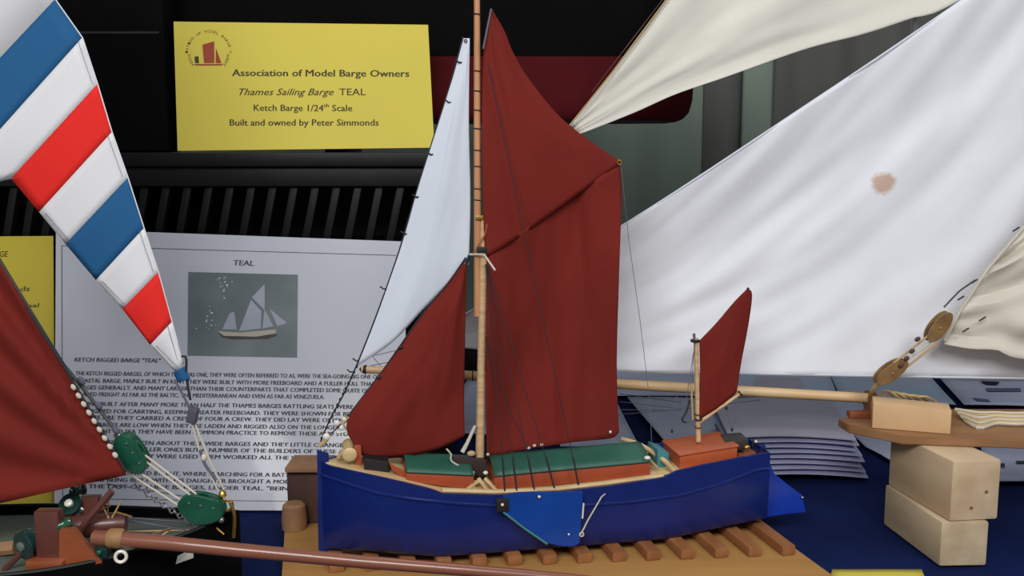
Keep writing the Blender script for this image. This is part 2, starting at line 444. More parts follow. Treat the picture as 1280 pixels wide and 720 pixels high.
hullpart([zt, zt + .1, zt + .22, zt + .34], [1.0, 1.01, 1.03, 1.05], M_blackh, 'topsides', [.002, .02, .05, .09])
o = hullpart([zb - .004, zb + .0005], [.02, .86], M_boot2, 'underside', [-.08, -.05])
bm = bmesh.new(); prism(bm, [(xs0 + .1, HYc - .15, zt + .33), (xs1, HYc - .13, zt + .33), (xs1 + .07, HYc, zt + .33), (xs1, HYc + .13, zt + .33), (xs0 + .1, HYc + .15, zt + .33)], V((0, 0, .006)))
O('deck', bm, M_dkw, t, False)
for px in (-60, 180, 430):
    xx = atY(px, 180, HYc).x
    O('cradle_block', box(B(), (xx, HYc, (ztop + zb) / 2 - .002), X, Y_, Z, .03, .14, (zb - ztop) / 2 - .0005, .004), M_boot2, t)

t = thing('added_dark_case', (atY(40, 186, CY + .02).x, CY + .12, ztop + .0005), 'plain black case added on the crates to fill the dark area left of the yellow card', 'case')  # invented black case; hides the hull band so this corner stays dark
xa, xb = atY(-260, 186, CY + .02).x, atY(212, 186, CY + .03).x; zc = atY(100, -60, CY + .03).z
O('added_case_body', hexa(B(), [(xa, CY + .03, ztop + .001), (xb, CY + .03, ztop + .001), (xb, CY + .135, ztop + .001), (xa, CY + .135, ztop + .001), (xa, CY + .03, zc), (xb, CY + .03, zc), (xb, CY + .135, zc), (xa, CY + .135, zc)], .012), M_blackh, t)
O('added_case_seam', box(B(), ((xa + xb) / 2, CY + .029, ztop + .30), X, Y_, Z, (xb - xa) / 2 - .012, .002, .003), M_boot2, t)

# ================================================================= yellow title card
def leanplane(pb, Yb, pt, Yt):
    A = atY(*pb, Yb); Bq = atY(*pt, Yt); d = Bq - A; d.x = 0
    n = V((0, d.z, -d.y)).normalized()   # pointing away from the camera
    return A, n
def sheet(P, n, pts, th, m, parent, name):
    q = [hit(x, y, P, n) for x, y in pts]
    bm = prism(B(), q, n * th)
    return O(name, bm, m, parent, False)
P, n = leanplane((222, 188), CY - .02, (217, 27), CY + .04)
t = thing('title_card', hit(380, 187, P, n), 'yellow title card with black lettering standing on the black crates', 'card')
sheet(P, n, [(222, 188.5), (543, 184.5), (535, 31), (217, 27)], .002, M_yel, t, 'card')
text('Association of Model Barge Owners', P, n, (290, 95), (511, 96), 8.5, M_ink, t, bold=.018)
text('Thames Sailing Barge', P, n, (299, 119), (417, 119), 8.5, M_ink, t, shear=.35, bold=.006)
text('TEAL', P, n, (424, 119), (457, 119), 8.5, M_ink, t, bold=.004)
text('Ketch Barge 1/24', P, n, (317, 138.5), (404, 139), 8, M_ink, t, bold=.012)
text('th', P, n, (404.5, 134), (411, 134), 4.5, M_ink, t, bold=.01)
text('Scale', P, n, (415, 139), (440, 139), 8, M_ink, t, bold=.012)
text('Built and owned by Peter Simmonds', P, n, (287, 157), (473, 157), 8, M_ink, t, bold=.014)
# round emblem: ring of tiny letters with a red-sailed barge
cx, cy, rr = 261, 67, 26
ringtxt = 'ASSOCIATION OF MODEL BARGE OWNERS'
for i, ch in enumerate(ringtxt):
    if ch == ' ': continue
    a = R(215 - 250 * i / (len(ringtxt) - 1))
    x, y = cx + rr * math.cos(a), cy - rr * math.sin(a)
    tx, ty = math.sin(a), math.cos(a)
    text(ch, P, n, (x - 1.3 * tx, y - 1.3 * ty), (x + 1.3 * tx, y + 1.3 * ty), 3.4, M_ink, t, name='emblem_letter')
flat([(253, 56), (266, 52), (268, 52), (268, 79), (255, 79)], P, n, M_inkred, t, 'emblem_sail')
flat([(270, 60), (277, 79), (269.5, 79)], P, n, M_inkred, t, 'emblem_sail')
flat([(243, 71), (248, 70), (249, 79), (244, 79)], P, n, M_ink, t, 'emblem_sail')
flat([(242, 80), (279, 80), (277, 82), (245, 82)], P, n, M_inkred, t, 'emblem_hull')

# ================================================================= TEAL information sheet in a sleeve
P, n = leanplane((300, 638), atZ(300, 638, .002).y, (300, 293), CY - .045)
PS, nS = P.copy(), n.copy()
t = thing('information_sheet', hit(290, 638, P, n), 'white printed information sheet with a boat photo in a clear sleeve leaning on the crates', 'sheet')
o = sheet(P, n, [(68, 638), (505, 638), (508, 302), (183, 290), (70, 286)], .002, M_paper, t, 'paper')
flat([(68, 638), (73, 638), (77, 287), (70, 286)], P, n, M_margin, t, 'sleeve_edge')
def rule(x0, y0, x1, y1, w=.7):
    flat([(x0, y0), (x1, y1), (x1, y1 + w), (x0, y0 + w)], P, n, M_ink2, t, 'printed_rule', .0007)
rule(78, 307, 495, 319); rule(85, 623, 505, 628); flat([(77, 307), (77.8, 307), (79, 630), (78.2, 630)], P, n, M_ink2, t, 'printed_rule', .0007)
text('TEAL', P, n, (291, 331.5), (317, 332.5), 6.5, M_ink2, t, bold=.02)
LN = [(453, 'KETCH RIGGED BARGE "TEAL"', 93, 200),
 (470, 'THE KETCH RIGGED BARGES, OF WHICH TEAL WAS ONE, THEY WERE OFTEN REFERRED TO AS, WERE THE SEA-GOING BIG ONE OF THE FLEET', 94, 505),
 (479, 'COASTAL BARGE. MAINLY BUILT IN KENT THEY WERE BUILT WITH MORE FREEBOARD AND A FULLER HULL THAN THE MAIN', 94, 505),
 (487.5, 'BARGES GENERALLY, AND MANY LARGER THAN THEIR COUNTERPARTS THAT COMPLETED SOME QUITE OUTSTANDING', 94, 505),
 (496, 'TRADED FREIGHT AS FAR AS THE BALTIC, THE MEDITERRANEAN AND EVEN AS FAR AS VENEZUELA.', 94, 405),
 (508, 'BEING BUILT AFTER MANY MORE THAN HALF THE THAMES BARGES RATTLING SEATS WERE MUST BE MADE', 100, 500),
 (517, 'DESIGNED FOR CARRYING, KEEPING GREATER FREEBOARD. THEY WERE SHOWN FOR BEING A BIG LOAD', 100, 500),
 (525, 'THERE ARE THEY CARRIED A CREW OF FOUR A CREW. THEY DID LAY WERE OFTEN AND MORE USED', 100, 500),
 (534, 'THE BARGES ARE LOW WHEN THEY ARE LADEN AND RIGGED ALSO ON THE LONGER PASSAGE THAT SHE', 100, 500),
 (542, 'OR WENT TO SEA THEY HAVE BEEN COMMON PRACTICE TO REMOVE THESE AND STOW THEM BELOW', 100, 500),
 (556, 'IT HAS BEEN WRITTEN ABOUT THESE WIDE BARGES AND THEY LITTLE CHANGED IN THE WAY', 100, 490),
 (564, 'MANY OF THE SMALLER ONES BUT A NUMBER OF THE BUILDERS OF THESE ARE KNOWN', 100, 480),
 (572.5, 'IN THE SOUTH THEY WERE USED THEM WORKED ALL THE WAY ROUND THE COAST', 100, 480),
 (594, 'TEAL WAS OWNED BY, BUT, WHERE SEARCHING FOR A BATTEN', 110, 372),
 (602.5, 'WAS BEING BUILT WITH HIS DAUGHTER BROUGHT A MODEL', 110, 372),
 (611, 'THE LAST OF THESE BARGES, LINDER TEAL. "BEING"', 110, 372)]
for y, s, x0, x1 in LN:
    sl = .012
    text(s, P, n, (x0, y + (x0 - 94) * sl - 1), (x1, y + (x1 - 94) * sl - 1), 5.0, M_ink2, t, bold=.03)
pp = flat([(235.5, 340), (372.5, 343.5), (371.5, 447), (234.5, 444.5)], P, n, M_photo, t, 'printed_photo', .0008)
def pf(pts, m, name, l=.0013): flat(pts, P, n, m, pp, name, l)
pf([(272, 415), (300, 417.5), (345, 413.5), (346, 420), (335, 424), (290, 424.5), (278, 422)], M_phulld, 'printed_waterline', .0011)
pf([(272, 414), (300, 416), (345, 412), (345, 417), (320, 421), (280, 420)], M_phull, 'printed_hull')
pf([(278, 412), (287, 392), (293, 390), (296, 412)], M_psail, 'printed_sail', .0015)
pf([(299, 414), (314, 375), (327, 389), (326, 411)], M_psail, 'printed_sail', .0015)
pf([(315, 372), (331, 355), (331, 388)], M_psail, 'printed_sail', .0015)
pf([(331, 387), (342, 408), (328, 411)], M_psail, 'printed_sail', .0015)
pf([(337, 386), (359, 404), (347, 408)], M_psail, 'printed_sail', .0015)
rnd = random.Random(5)
for k in range(34):
    x = rnd.choice([rnd.gauss(264, 5), rnd.gauss(281, 5)]); y = rnd.gauss(400, 10) if x < 272 else rnd.gauss(356, 7)
    s_ = rnd.uniform(.5, 1.6)
    if 343 < y < 440: pf([(x - s_, y), (x, y + s_ * .6), (x + s_, y + .2), (x, y - s_ * .7)], M_photog, 'printed_spray')

# yellow card at the far left
P, n = leanplane((30, 633), atZ(30, 633, .002).y, (30, 293), CY - .03)
t = thing('name_card', hit(0, 633, P, n), 'yellow card partly hidden behind the near red sail at the left edge', 'card')
sheet(P, n, [(-90, 633), (69.5, 633), (66.5, 295), (-90, 296)], .002, M_yel2, t, 'card')
text('THAMES SAILING BARGE', P, n, (-86, 322), (9, 321), 7, M_ink, t, bold=.01)
text('Peter Simmonds', P, n, (-60, 365), (37, 364), 6.5, M_ink, t, bold=.004)
text('National', P, n, (2, 385), (48, 384), 5, M_ink, t, bold=.01)

# ================================================================= base board with slats under the blue barge
t = thing('slatted_stand', (0.1, 1.9, 0), 'golden wooden base board with cross slats under the blue barge', 'stand')
a, b = atZ(1040, 718, .02), atZ(948, 652, .02); d = (b - a).normalized()
c = atZ(352, 718, .02); dl = (atZ(357, 640, .02) - c).normalized()
BR, BKR = a - d * .12, b + d * .10
BL = c - dl * .12; BKL = c + dl * .27
q = [BL, BR, BKR, BKL]
bm = hexa(B(), [V((p.x, p.y, .001)) for p in q] + [V((p.x, p.y, .02)) for p in q], .003)
O('board', bm, M_board, t)
e1 = atZ(979, 683, .04); e0 = atZ(600, 697, .04)
sd = (atZ(936, 650, .04) - e1); sd.z = 0; sd.normalize(); sr = V((sd.y, -sd.x, 0))
for k in range(-4, 10):
    p = e0 + (e1 - e0) * (k * 43.0 / 379) ; p.z = .0302
    L_ = .14 if k < -2 else .30
    bm = box(B(), p + sd * (L_ / 2), sr, sd, Z, .0145, L_ / 2, .0100, .004)
    O('slat', bm, M_slat, t)
# upright timber behind the bow
t = thing('upright_block', atZ(378, 650, .02) + V((0, .08, .0)), 'dark brown wooden upright block standing on the board behind the blue bow', 'wooden block')
p0 = atY(358, 588, 1.98); p1 = atY(412, 588, 1.98)
zz = p0.z; hw = (p1.x - p0.x) / 2; cxx = (p0.x + p1.x) / 2
t.location = (cxx, 2.01, .0205)
O('post', box(B(), (cxx, 2.01, (zz + .0205) / 2), X, Y_, Z, hw, .03, (zz - .0205) / 2, .003), M_dkw, t)
O('top_pad', box(B(), (cxx, 2.01, zz + .0055), X, Y_, Z, hw, .045, .0055, .002), M_dkwtop, t)
p = atY(372, 668, 1.98)
tag(O('wooden_dowel', lathe(B(), (p.x, 1.955, .0205), Z, [(0, .026), (.02, .027), (.05, .024), (.055, .018)], 20), M_dkwtop), 'short tan wooden dowel standing in front of the dark upright block', 'dowel')

# ================================================================= blue model barge
TH = R(11)
E = V((math.cos(TH), math.sin(TH), 0)); NN = V((math.sin(TH), -math.cos(TH), 0))   # NN towards the camera
P0 = V((-.062, 1.850, 0)); KZ = .0412
def bp(px, py, off=0.0): return hit(px, py, P0 + NN * off, NN)
def loc(s, off, z): return P0 + E * s + NN * off + Z * z
def sOf(p): return (p - P0).dot(E)
barge = thing('model_barge', P0 + Z * .041, 'blue model sailing barge with rust red sails on the slatted board', 'model boat')
s0 = sOf(bp(401, 640)); s1 = sOf(bp(946, 620)); LL = s1 - s0
def hw_(s):
    t_ = (s - s0) / LL
    w = .094
    if t_ < .24: w *= (1 - (1 - t_ / .24) ** 2.2) ** .75
    if t_ > .68: w *= 1 - .42 * ((t_ - .68) / .32) ** 1.8
    return max(w, .004)
rail_px = [(397, 572), (410, 582), (450, 591), (500, 602), (543, 612.5), (550, 617), (620, 619), (700, 615), (760, 608), (830, 597), (845, 589), (880, 581), (920, 573), (960, 566)]
deck_px = [(397, 578), (450, 593), (500, 605), (550, 618), (620, 620), (700, 616), (760, 609), (830, 600), (880, 592), (960, 581)]
bot_px = [(397, 686), (430, 690), (500, 696.5), (570, 698), (640, 697), (700, 692), (780, 683), (850, 672), (900, 661), (960, 648)]
wale_px = [(397, 592), (430, 603), (470, 616), (520, 624), (570, 629), (640, 633), (720, 632), (790, 627), (850, 619), (900, 605), (950, 586)]
def zfor(s, off, tab):
    z = .15
    for _ in range(4):
        p = loc(s, off, z); x, y = proj(p); ty = interp(tab, x)
        p2 = loc(s, off, z + .01); y2 = proj(p2)[1]
        z += (ty - y) / (y2 - y) * .01
    return z
NS = 64; ST = [s0 + LL * (1 - (1 - (i / NS)) ** 1) for i in range(NS + 1)]
data = []
for i, s in enumerate(ST):
    w = hw_(s); zr = zfor(s, w, rail_px); zd = min(zfor(s, w, deck_px), zr - .002); zw = zfor(s, w, wale_px); zbm = max(zfor(s, w * .9, bot_px), KZ)
    data.append((s, w, zr, zd, zw, zbm))
bm = bmesh.new()
for sg in (1, -1):
    g = []
    for s, w, zr, zd, zw, zk in data:
        t_ = (s - s0) / LL; fl = .62 + .3 * min(1, t_ / .25)
        prof = [(0, zk), (w * fl * .9, zk), (w * (fl * .5 + .5) * .97, zk + .010), (w * .985, zk + (zw - zk) * .4), (w, zw - .004), (w + .0035, zw - .002), (w + .0035, zw + .001), (w + .0005, zw + .003), (w, zr), (max(w - .006, .001), zr), (max(w - .006, .001), zd)]
        g.append([bm.verts.new(loc(s, sg * o_, z_)) for o_, z_ in prof])
    for a, b in zip(g, g[1:]):
        for k in range(len(a) - 1): bm.faces.new([a[k], b[k], b[k + 1], a[k + 1]])
    for gg in (g[0], g[-1]):
        c0 = bm.verts.new(loc(data[0][0] if gg is g[0] else data[-1][0], 0, gg[8].co.z))
        bm.faces.new(gg[:9] + [c0])
bmesh.ops.remove_doubles(bm, verts=bm.verts[:], dist=1e-4); bmesh.ops.recalc_face_normals(bm, faces=bm.faces[:])
O('hull', bm, M_blue, barge)
bm = bmesh.new(); g = [[bm.verts.new(loc(s, o_ * max(w - .0055, .001), zd + .004 * (1 - o_ * o_))) for o_ in (-1, -.5, 0, .5, 1)] for s, w, zr, zd, zw, zk in data]
for a, b in zip(g, g[1:]):
    for k in range(4): bm.faces.new([a[k], a[k + 1], b[k + 1], b[k]])
bmesh.ops.recalc_face_normals(bm, faces=bm.faces[:])
O('deck', bm, M_deck, barge)
def deckz(s):
    for a, b in zip(data, data[1:]):
        if s <= b[0]: return a[3] + (b[3] - a[3]) * (s - a[0]) / (b[0] - a[0])
    return data[-1][3]
# pale covering strip inside the midship rail
pts = [loc(s, w - .012, zd + .004) for s, w, zr, zd, zw, zk in data if proj(loc(s, w, zr))[0] > 548 and proj(loc(s, w, zr))[0] < 834]
O('waterway_strip', tube(B(), pts, .0055, 6), M_deck, barge)
# stem post
pts = [bp(404, 560), bp(402, 600), bp(402, 650), bp(404, 688)]
bm = B()
hexa(bm, [bp(398, 689, .008), bp(410, 690, .008), bp(410, 690, -.008), bp(398, 689, -.008), bp(396, 562, .008), bp(411, 566, .008), bp(411, 566, -.008), bp(396, 562, -.008)], .002)
O('stem', bm, M_blue, barge)
# sternpost and rudder
O('sternpost', hexa(B(), [loc(s1, -.006, KZ + .012), loc(s1, .006, KZ + .012), loc(s1 + .014, .006, KZ + .012), loc(s1 + .014, -.006, KZ + .012), loc(s1, -.006, data[-1][2]), loc(s1, .006, data[-1][2]), loc(s1 + .014, .006, data[-1][2]), loc(s1 + .014, -.006, data[-1][2])], .001), M_blue, barge)
rp = [(951, 567), (960, 572), (968, 592), (985, 606), (1003, 619), (1008, 641), (985, 643), (952, 648)]
o = O('rudder', prism(B(), [bp(x, y, .005) for x, y in rp], -NN * .012, .002), M_rud, barge)
O('rudder_pin', ball(B(), bp(1003, 622, .008), .003), M_steel, o)
# leeboard
lp = [(630, 619), (650, 616), (729, 615), (728, 640), (725, 680), (716, 684), (700, 683), (682, 679), (655, 659), (630, 641), (627, 628)]
LO = .094 + .012
o = O('leeboard', prism(B(), [bp(x, y, LO + .006) for x, y in lp], -NN * .008, .002), M_blue2, barge)
O('leeboard_edge', tube(B(), [bp(x, y, LO + .006) for x, y in [(629, 640), (655, 660), (684, 680)]], .0022, 6), M_teal, o)
O('pivot_plate', box(B(), bp(628, 631, LO + .006), E, NN, Z, .012, .004, .013, .002), M_dark, o)
for px, py in ((628, 631), (674, 621), (711, 668)): O('bolt', ball(B(), bp(px, py, LO + .011), .003 if px < 700 else .0022), M_pearl, o)
O('iron_strap', tube(B(), [bp(729.5, 629, LO + .009), bp(728, 648, LO + .009)], .0018, 6), M_pearl, o)
O('leeboard_tackle', tube(B(), [bp(726, 668, LO + .008), bp(735, 650, LO + .004), bp(752, 621, LO + .002), bp(757, 617, .092), bp(800, 608, .085), bp(830, 600, .08)], .0015, 6), M_cordp, barge)
O('tackle_ring', ring(B(), bp(727, 668, LO + .010), NN, .004, .0013), M_cordp, barge)

# hatches
def deckbox(name, A, Bp, off, zbase, m, bev=.001):   # front top edge from pixel A to pixel Bp at +off; back at -off
    a = bp(*A, off); b = bp(*Bp, off); back = -NN * 2 * off
    def low(p): return V((p.x, p.y, deckz(sOf(p)) - .001 + zbase))
    q = [a, b, b + back, a + back]
    return hexa(B(), [low(p) for p in q] + q, bev)
def hatch(A, Bp, off, lip):
    a = bp(*A, off); b = bp(*Bp, off)
    o = O('hatch_coaming', deckbox('', A, Bp, off, 0, M_orange), M_orange, barge)
    bm = bmesh.new(); g = []
    for i in range(17):
        u = i / 16; row = []
        for k in range(9):
            v = k / 8
            p = a.lerp(b, u) - NN * (2 * off * v); p = p + Z * (.0012 + lip * math.sin(math.pi * v))
            row.append(bm.verts.new(p))
        g.append(row)
    for r1, r2 in zip(g, g[1:]):
        for k in range(8): bm.faces.new([r1[k], r2[k], r2[k + 1], r1[k + 1]])
    c = O('hatch_cover', bm, M_green, o); s = c.modifiers.new('thickness', 'SOLIDIFY'); s.thickness = .003; s.offset = 1
    return o
h1 = hatch((508, 592), (592, 596), .060, .016)
h2 = hatch((618, 597), (813, 579), .060, .020)
O('coaming_end', hexa(B(), [bp(490, 588, .05), bp(513, 604, .05), bp(513, 604, -.05), bp(490, 588, -.05), bp(486, 578, .05), bp(512, 593, .05), bp(512, 593, -.05), bp(486, 578, -.05)], .001), M_orange, h1)
O('hatch_handle', ball(B(), bp(809, 573, .05), .0055, E, 1.3), M_pearl, h2)
# fore companion, bitts and windlass
O('fore_companion', deckbox('', (455, 573), (486, 577), .04, 0, M_dark), M_dark, barge)
O('bitt_post', hexa(B(), [bp(444, 586, .02), bp(453, 588, .02), bp(453, 588, .008), bp(444, 586, .008), bp(443, 556, .02), bp(451, 556, .02), bp(451, 556, .008), bp(443, 556, .008)], .001), M_orange, barge)
O('bitt_post', hexa(B(), [bp(432, 584, -.02), bp(440, 586, -.02), bp(440, 586, -.032), bp(432, 584, -.032), bp(431, 560, -.02), bp(438, 560, -.02), bp(438, 560, -.032), bp(431, 560, -.032)], .001), M_orange, barge)
O('windlass_barrel', lathe(B(), bp(437, 569, .035), -NN, [(0, .010), (.003, .014), (.02, .010), (.05, .010), (.066, .014), (.07, .010)], 14), M_deck, barge)
O('catting_timber', tube(B(), [bp(422, 574, .01), bp(430, 562, .0), bp(434, 556, 0)], .004, 6), M_cordy, barge)
O('anchor_wire', tube(B(), curve([bp(421, 541), bp(432, 540), bp(444, 545), bp(450, 560, .01)], 12), .0018, 6), M_pearl, barge)
# main mast and topmast
def taper(name, a, b, ra, rb, m, parent, off=0.0, n=12):
    return O(name, tube(B(), [bp(*a, off).lerp(bp(*b, off), i / 6) for i in range(7)], ra, n, rb), m, parent)
mast = taper('mast', (599, 612), (605, 272), .0088, .0072, M_spar, barge)
tm = taper('topmast', (597, 395), (596, -60), .0072, .0056, M_topm, barge, -.002)
tm.data.materials.clear(); tm.data.materials.append(M_topm)
for y in (18, 89, 114, 138, 161, 188, 208, 236, 250):
    p = bp(interp([(-60, 596), (395, 597)], y), y, -.002)
    O('mast_hoop', ring(B(), p, Z + E * .1, .0072, .0011, 14, 5), M_dark, barge)
o = O('mast_cap', box(B(), bp(602, 272), E, NN, Z, .013, .008, .004, .001), M_brass, barge)
O('masthead_band', box(B(), bp(602, 312), E, NN, Z, .010, .010, .006, .001), M_dark, barge)
O('crosstree', tube(B(), [bp(587, 318, -.0), bp(605, 318, .02), bp(619, 338, .045)], .0022, 6), M_cordp, barge)
O('mast_lashing', tube(B(), [bp(609, 280, .010), bp(606, 294, .012), bp(592, 316, .011)], .0014, 6), M_wind, barge)
O('mast_case', hexa(B(), [bp(594, 606, .014), bp(606, 606, .014), bp(606, 606, -.014), bp(594, 606, -.014), bp(594, 572, .014), bp(605, 572, .014), bp(605, 572, -.014), bp(594, 572, -.014)], .001), M_dkw, barge)
wn = O('mast_winch', hexa(B(), [bp(566, 583, .03), bp(608, 598, .03), bp(608, 598, -.01), bp(566, 583, -.01), bp(566, 568, .03), bp(608, 575, .03), bp(608, 575, -.01), bp(566, 568, -.01)], .002), M_dkw2, barge)
O('winch_handle', tube(B(), curve([bp(558, 561, .034), bp(564, 568, .034), bp(565, 577, .034), bp(590, 590, .034)], 10), .0018, 6), M_cordp, wn)
for px, py in ((590, 591), (607, 591)): O('winch_knob', ball(B(), bp(px, py, .037), .0042, E, 1.2), M_pearl, wn)
for a, b in (((584, 600), (597, 617)), ((598, 598), (612, 617)), ((606, 598), (624, 617)), ((600, 600), (584, 612))):
    O('cleat_timber', tube(B(), [bp(*a, .05), bp(*b, .07)], .004, 6), M_deck, barge)
O('sprit_heel', tube(B(), [bp(578, 565, .012), bp(584, 554, .012), bp(594, 532, .010)], .0045, 8, .003), M_cordp, barge)
O('heel_block', ball(B(), bp(589, 567, .016), .006, E, 1.4), M_cordy, barge)

# red sails of the barge
PB = P0.copy()
o = O('mainsail', sailmesh([(608, 318), (690, 262), (774, 204)], [(609, 572), (650, 563), (715, 553), (763, 548), (774, 540)],
    [(608, 318), (608, 400), (607, 500), (609, 572)], [(774, 204), (777, 240), (774, 340), (771, 440), (772, 500), (774, 540)], PB, NN, lambda u, v: .004 + wr(3, .016, 4, 1.4, -.026)(u, v) + .004 * math.sin(9 * u + 2.5 * v) + .0035 * math.sin(34 * u - 3 * v) * v * v * max(0, 1 - u * 1.4)), M_red, barge); cloth(o)
ms = o
o = O('topsail', sailmesh([(613, 12), (615, 12)], [(606, 322), (655, 292), (720, 245), (777, 203)],
    [(613, 12), (605, 60), (602, 180), (606, 322)], [(615, 12), (630, 38), (642, 67), (662, 100), (700, 146), (740, 178), (777, 203)], PB, NN, lambda u, v: .010 + wr(8, .006, 3, 2, .018)(u, v)), M_red, barge); cloth(o)
O('headstick', tube(B(), [bp(604, 61, .022), bp(614, 11, .016)], .0018, 6), M_linef, o)
O('peak_ring', ring(B(), bp(774, 203, .014), NN, .004, .0014), M_brass, o)
O('clew_eyelet', ball(B(), bp(763, 540, .006), .003, NN, .6), M_pearl, ms)
sf = wr(5, .008, 3, 2, .022)
o = O('foresail', sailmesh([(579, 330), (583, 330)], [(436, 545), (456, 571), (500, 572), (545, 563), (581, 546)],
    [(579, 330), (560, 356), (530, 392), (480, 462), (436, 522), (436, 545)], [(583, 330), (581, 430), (580, 500), (581, 545)], PB, NN, lambda u, v: .004 + sf(u, v)), M_red, barge); cloth(o)
O('luff_rope', tube(B(), [bp(x, y, .006) for x, y in curve([(582, 322), (560, 354), (530, 390), (480, 461), (436, 521)], 20)], .0016, 6), M_line, o)
for x, y in ((501, 434), (474, 472)): O('luff_knot', ball(B(), bp(x, y, .009), .0034, E, 1.5), M_line, o)
# white jib topsail
o = O('jib_topsail', sailmesh([(579, 48), (587, 48)], [(446, 458), (490, 428), (530, 386), (586, 330)],
    [(579, 48), (562, 110), (540, 180), (520, 243), (498, 318), (472, 392), (446, 458)], [(587, 48), (586, 150), (588, 250), (586, 330)], PB, NN, lambda u, v: -.012 + wr(11, .003, 3, 2, .010)(u, v)), M_white, barge); cloth(o)
jt = o
O('head_eyelet', ring(B(), bp(582, 51, -.008), NN, .0025, .001), M_dark, o)
O('foot_rope', tube(B(), [bp(x, y, -.006) for x, y in curve([(587, 318), (575, 345), (532, 388), (529, 398), (512, 415)], 16)], .0026, 6), M_navy, o)
luff = [(579, 46), (562, 108), (540, 178), (520, 242), (498, 316), (472, 390), (446, 456), (430, 492), (412, 525), (401, 552)]
O('topmast_stay', tube(B(), [bp(x, y, -.012) for x, y in curve(luff, 40)], .0016, 6), M_line, barge)
for x, y in ((574, 76), (561, 126), (538, 191), (520, 244), (505, 290), (479, 359), (445, 449), (438, 463)):
    O('hank', tube(B(), [bp(x - 4, y - 1, -.010), bp(x, y + 2, -.006), bp(x + 3, y + 2, -.008)], .0015, 5), M_line, jt)
p = curve([(446, 458), (436, 478), (420, 510), (402, 548)], 26)
for q in p[::2]:
    O('chain_link', ball(B(), bp(q.x, q.y, -.010), .0024, Z, 1.5, 6), M_line, barge)
O('forestay', tube(B(), [bp(586, 320, -.006), bp(505, 428, -.006), bp(432, 524, -.002), bp(401, 556, 0)], .0013, 5), M_line, barge)
for x, y, r_ in ((408, 546, .0075), (421, 529, .006), (427, 535, .005), (431, 524, .005)): O('stay_deadeye', ball(B(), bp(x, y, .004), r_, NN, .7), M_pearl, barge)
for a, b in (((399, 558), (409, 549)), ((428, 530), (433, 520))): O('stay_fitting', tube(B(), [bp(*a, .003), bp(*b, .003)], .004, 8), M_cordy, barge)
# shrouds and stays
for sx, sy, ex, ey in ((607, 330, 631, 612), (608, 330, 646, 612), (609, 330, 668, 611), (610, 332, 694, 612), (610, 80, 725, 614)):
    off = .085
    O('shroud', tube(B(), [bp(sx, sy, .012 if sy > 100 else .030), bp((sx + ex) / 2, (sy + ey) / 2, .052), bp(ex, ey, off)], .0009, 5), M_line, barge)
    if sy > 100 or True:
        lx = sx + (ex - sx) * (575 - sy) / (ey - sy)
        O('deadeye_lanyard', tube(B(), [bp(lx, 572, off * .93), bp(ex, ey + 2, off)], .0020, 5), M_line, barge)
O('reef_line', tube(B(), [bp(607, 420, .02), bp(618, 500, .03), bp(612, 568, .03)], .0008, 5), M_line, barge)
O('reef_line', tube(B(), [bp(610, 430, .02), bp(640, 520, .03), bp(660, 560, .05)], .0008, 5), M_line, barge)
for x, y in ((677, 556), (668, 557), (610, 568), (661, 560)): O('lead_block', ball(B(), bp(x, y, .02), .003, E, 1.2), M_cordp, barge)
O('vang', tube(B(), [bp(776, 205, .005), bp(786, 300, .0), bp(800, 400, 0), bp(812, 500, 0), bp(815, 560, .02)], .0006, 5), M_linef, barge)
# main horse: curved pale beam abaft the main hatch
O('main_horse', tube(B(), curve([bp(777, 549, -.06), bp(800, 556, -.03), bp(828, 574, .03), bp(844, 590, .07)], 12), .005, 8), M_deck, barge)
O('horse_knee', tube(B(), [bp(790, 553, -.05), bp(822, 585, .05)], .003, 6), M_cordy, barge)
O('kevel', ball(B(), bp(834, 596, .085), .005, E, 1.4), M_dark, barge)
# cabin
cb = O('cabin', deckbox('', (850, 571), (922, 559), .050, -.004, M_cabin, .0025), M_cabin, barge)
a = bp(850, 571, .052); b = bp(923, 559, .052); bk = -NN * .104
bm = hexa(B(), [a - E * .002, b + E * .002, b + E * .002 + bk, a - E * .002 + bk, a - E * .002 + Z * .004, b + E * .002 + Z * .004, b + bk + E * .002 + Z * .004, a + bk - E * .002 + Z * .004], .0015)
O('cabin_roof', bm, M_cabin, cb)
O('teal_locker', deckbox('', (822, 562), (836, 566), .03, 0, M_teal), M_teal, barge)
q = [bp(906, 553, .025), bp(936, 549, .025), bp(926, 540, -.03), bp(900, 542, -.03)]
O('skylight', hexa(B(), [p - Z * .022 for p in q] + q, .003), mat('dark_skylight', (52, 46, 44), .6), barge)
O('wheel_box', hexa(B(), [loc(s1 - .055, .02, data[-4][3] - .002), loc(s1 - .015, .02, data[-4][3] - .002), loc(s1 - .015, -.02, data[-4][3] - .002), loc(s1 - .055, -.02, data[-4][3] - .002)] + [loc(s1 - .055, .02, data[-4][3] + .016), loc(s1 - .015, .02, data[-4][3] + .016), loc(s1 - .015, -.02, data[-4][3] + .016), loc(s1 - .055, -.02, data[-4][3] + .016)], .002), M_mahog, barge)
p = bp(941, 555, .02)
O('steering_wheel', ring(B(), p, E + NN * .4, .009, .0014, 14, 5), M_dark, barge)
O('stern_cleat', ball(B(), bp(934, 559, .035), .0045, E, 1.6), M_brass, barge)
O('stern_lamp', ball(B(), bp(945, 552, .03), .003, Z), M_pearl, barge)
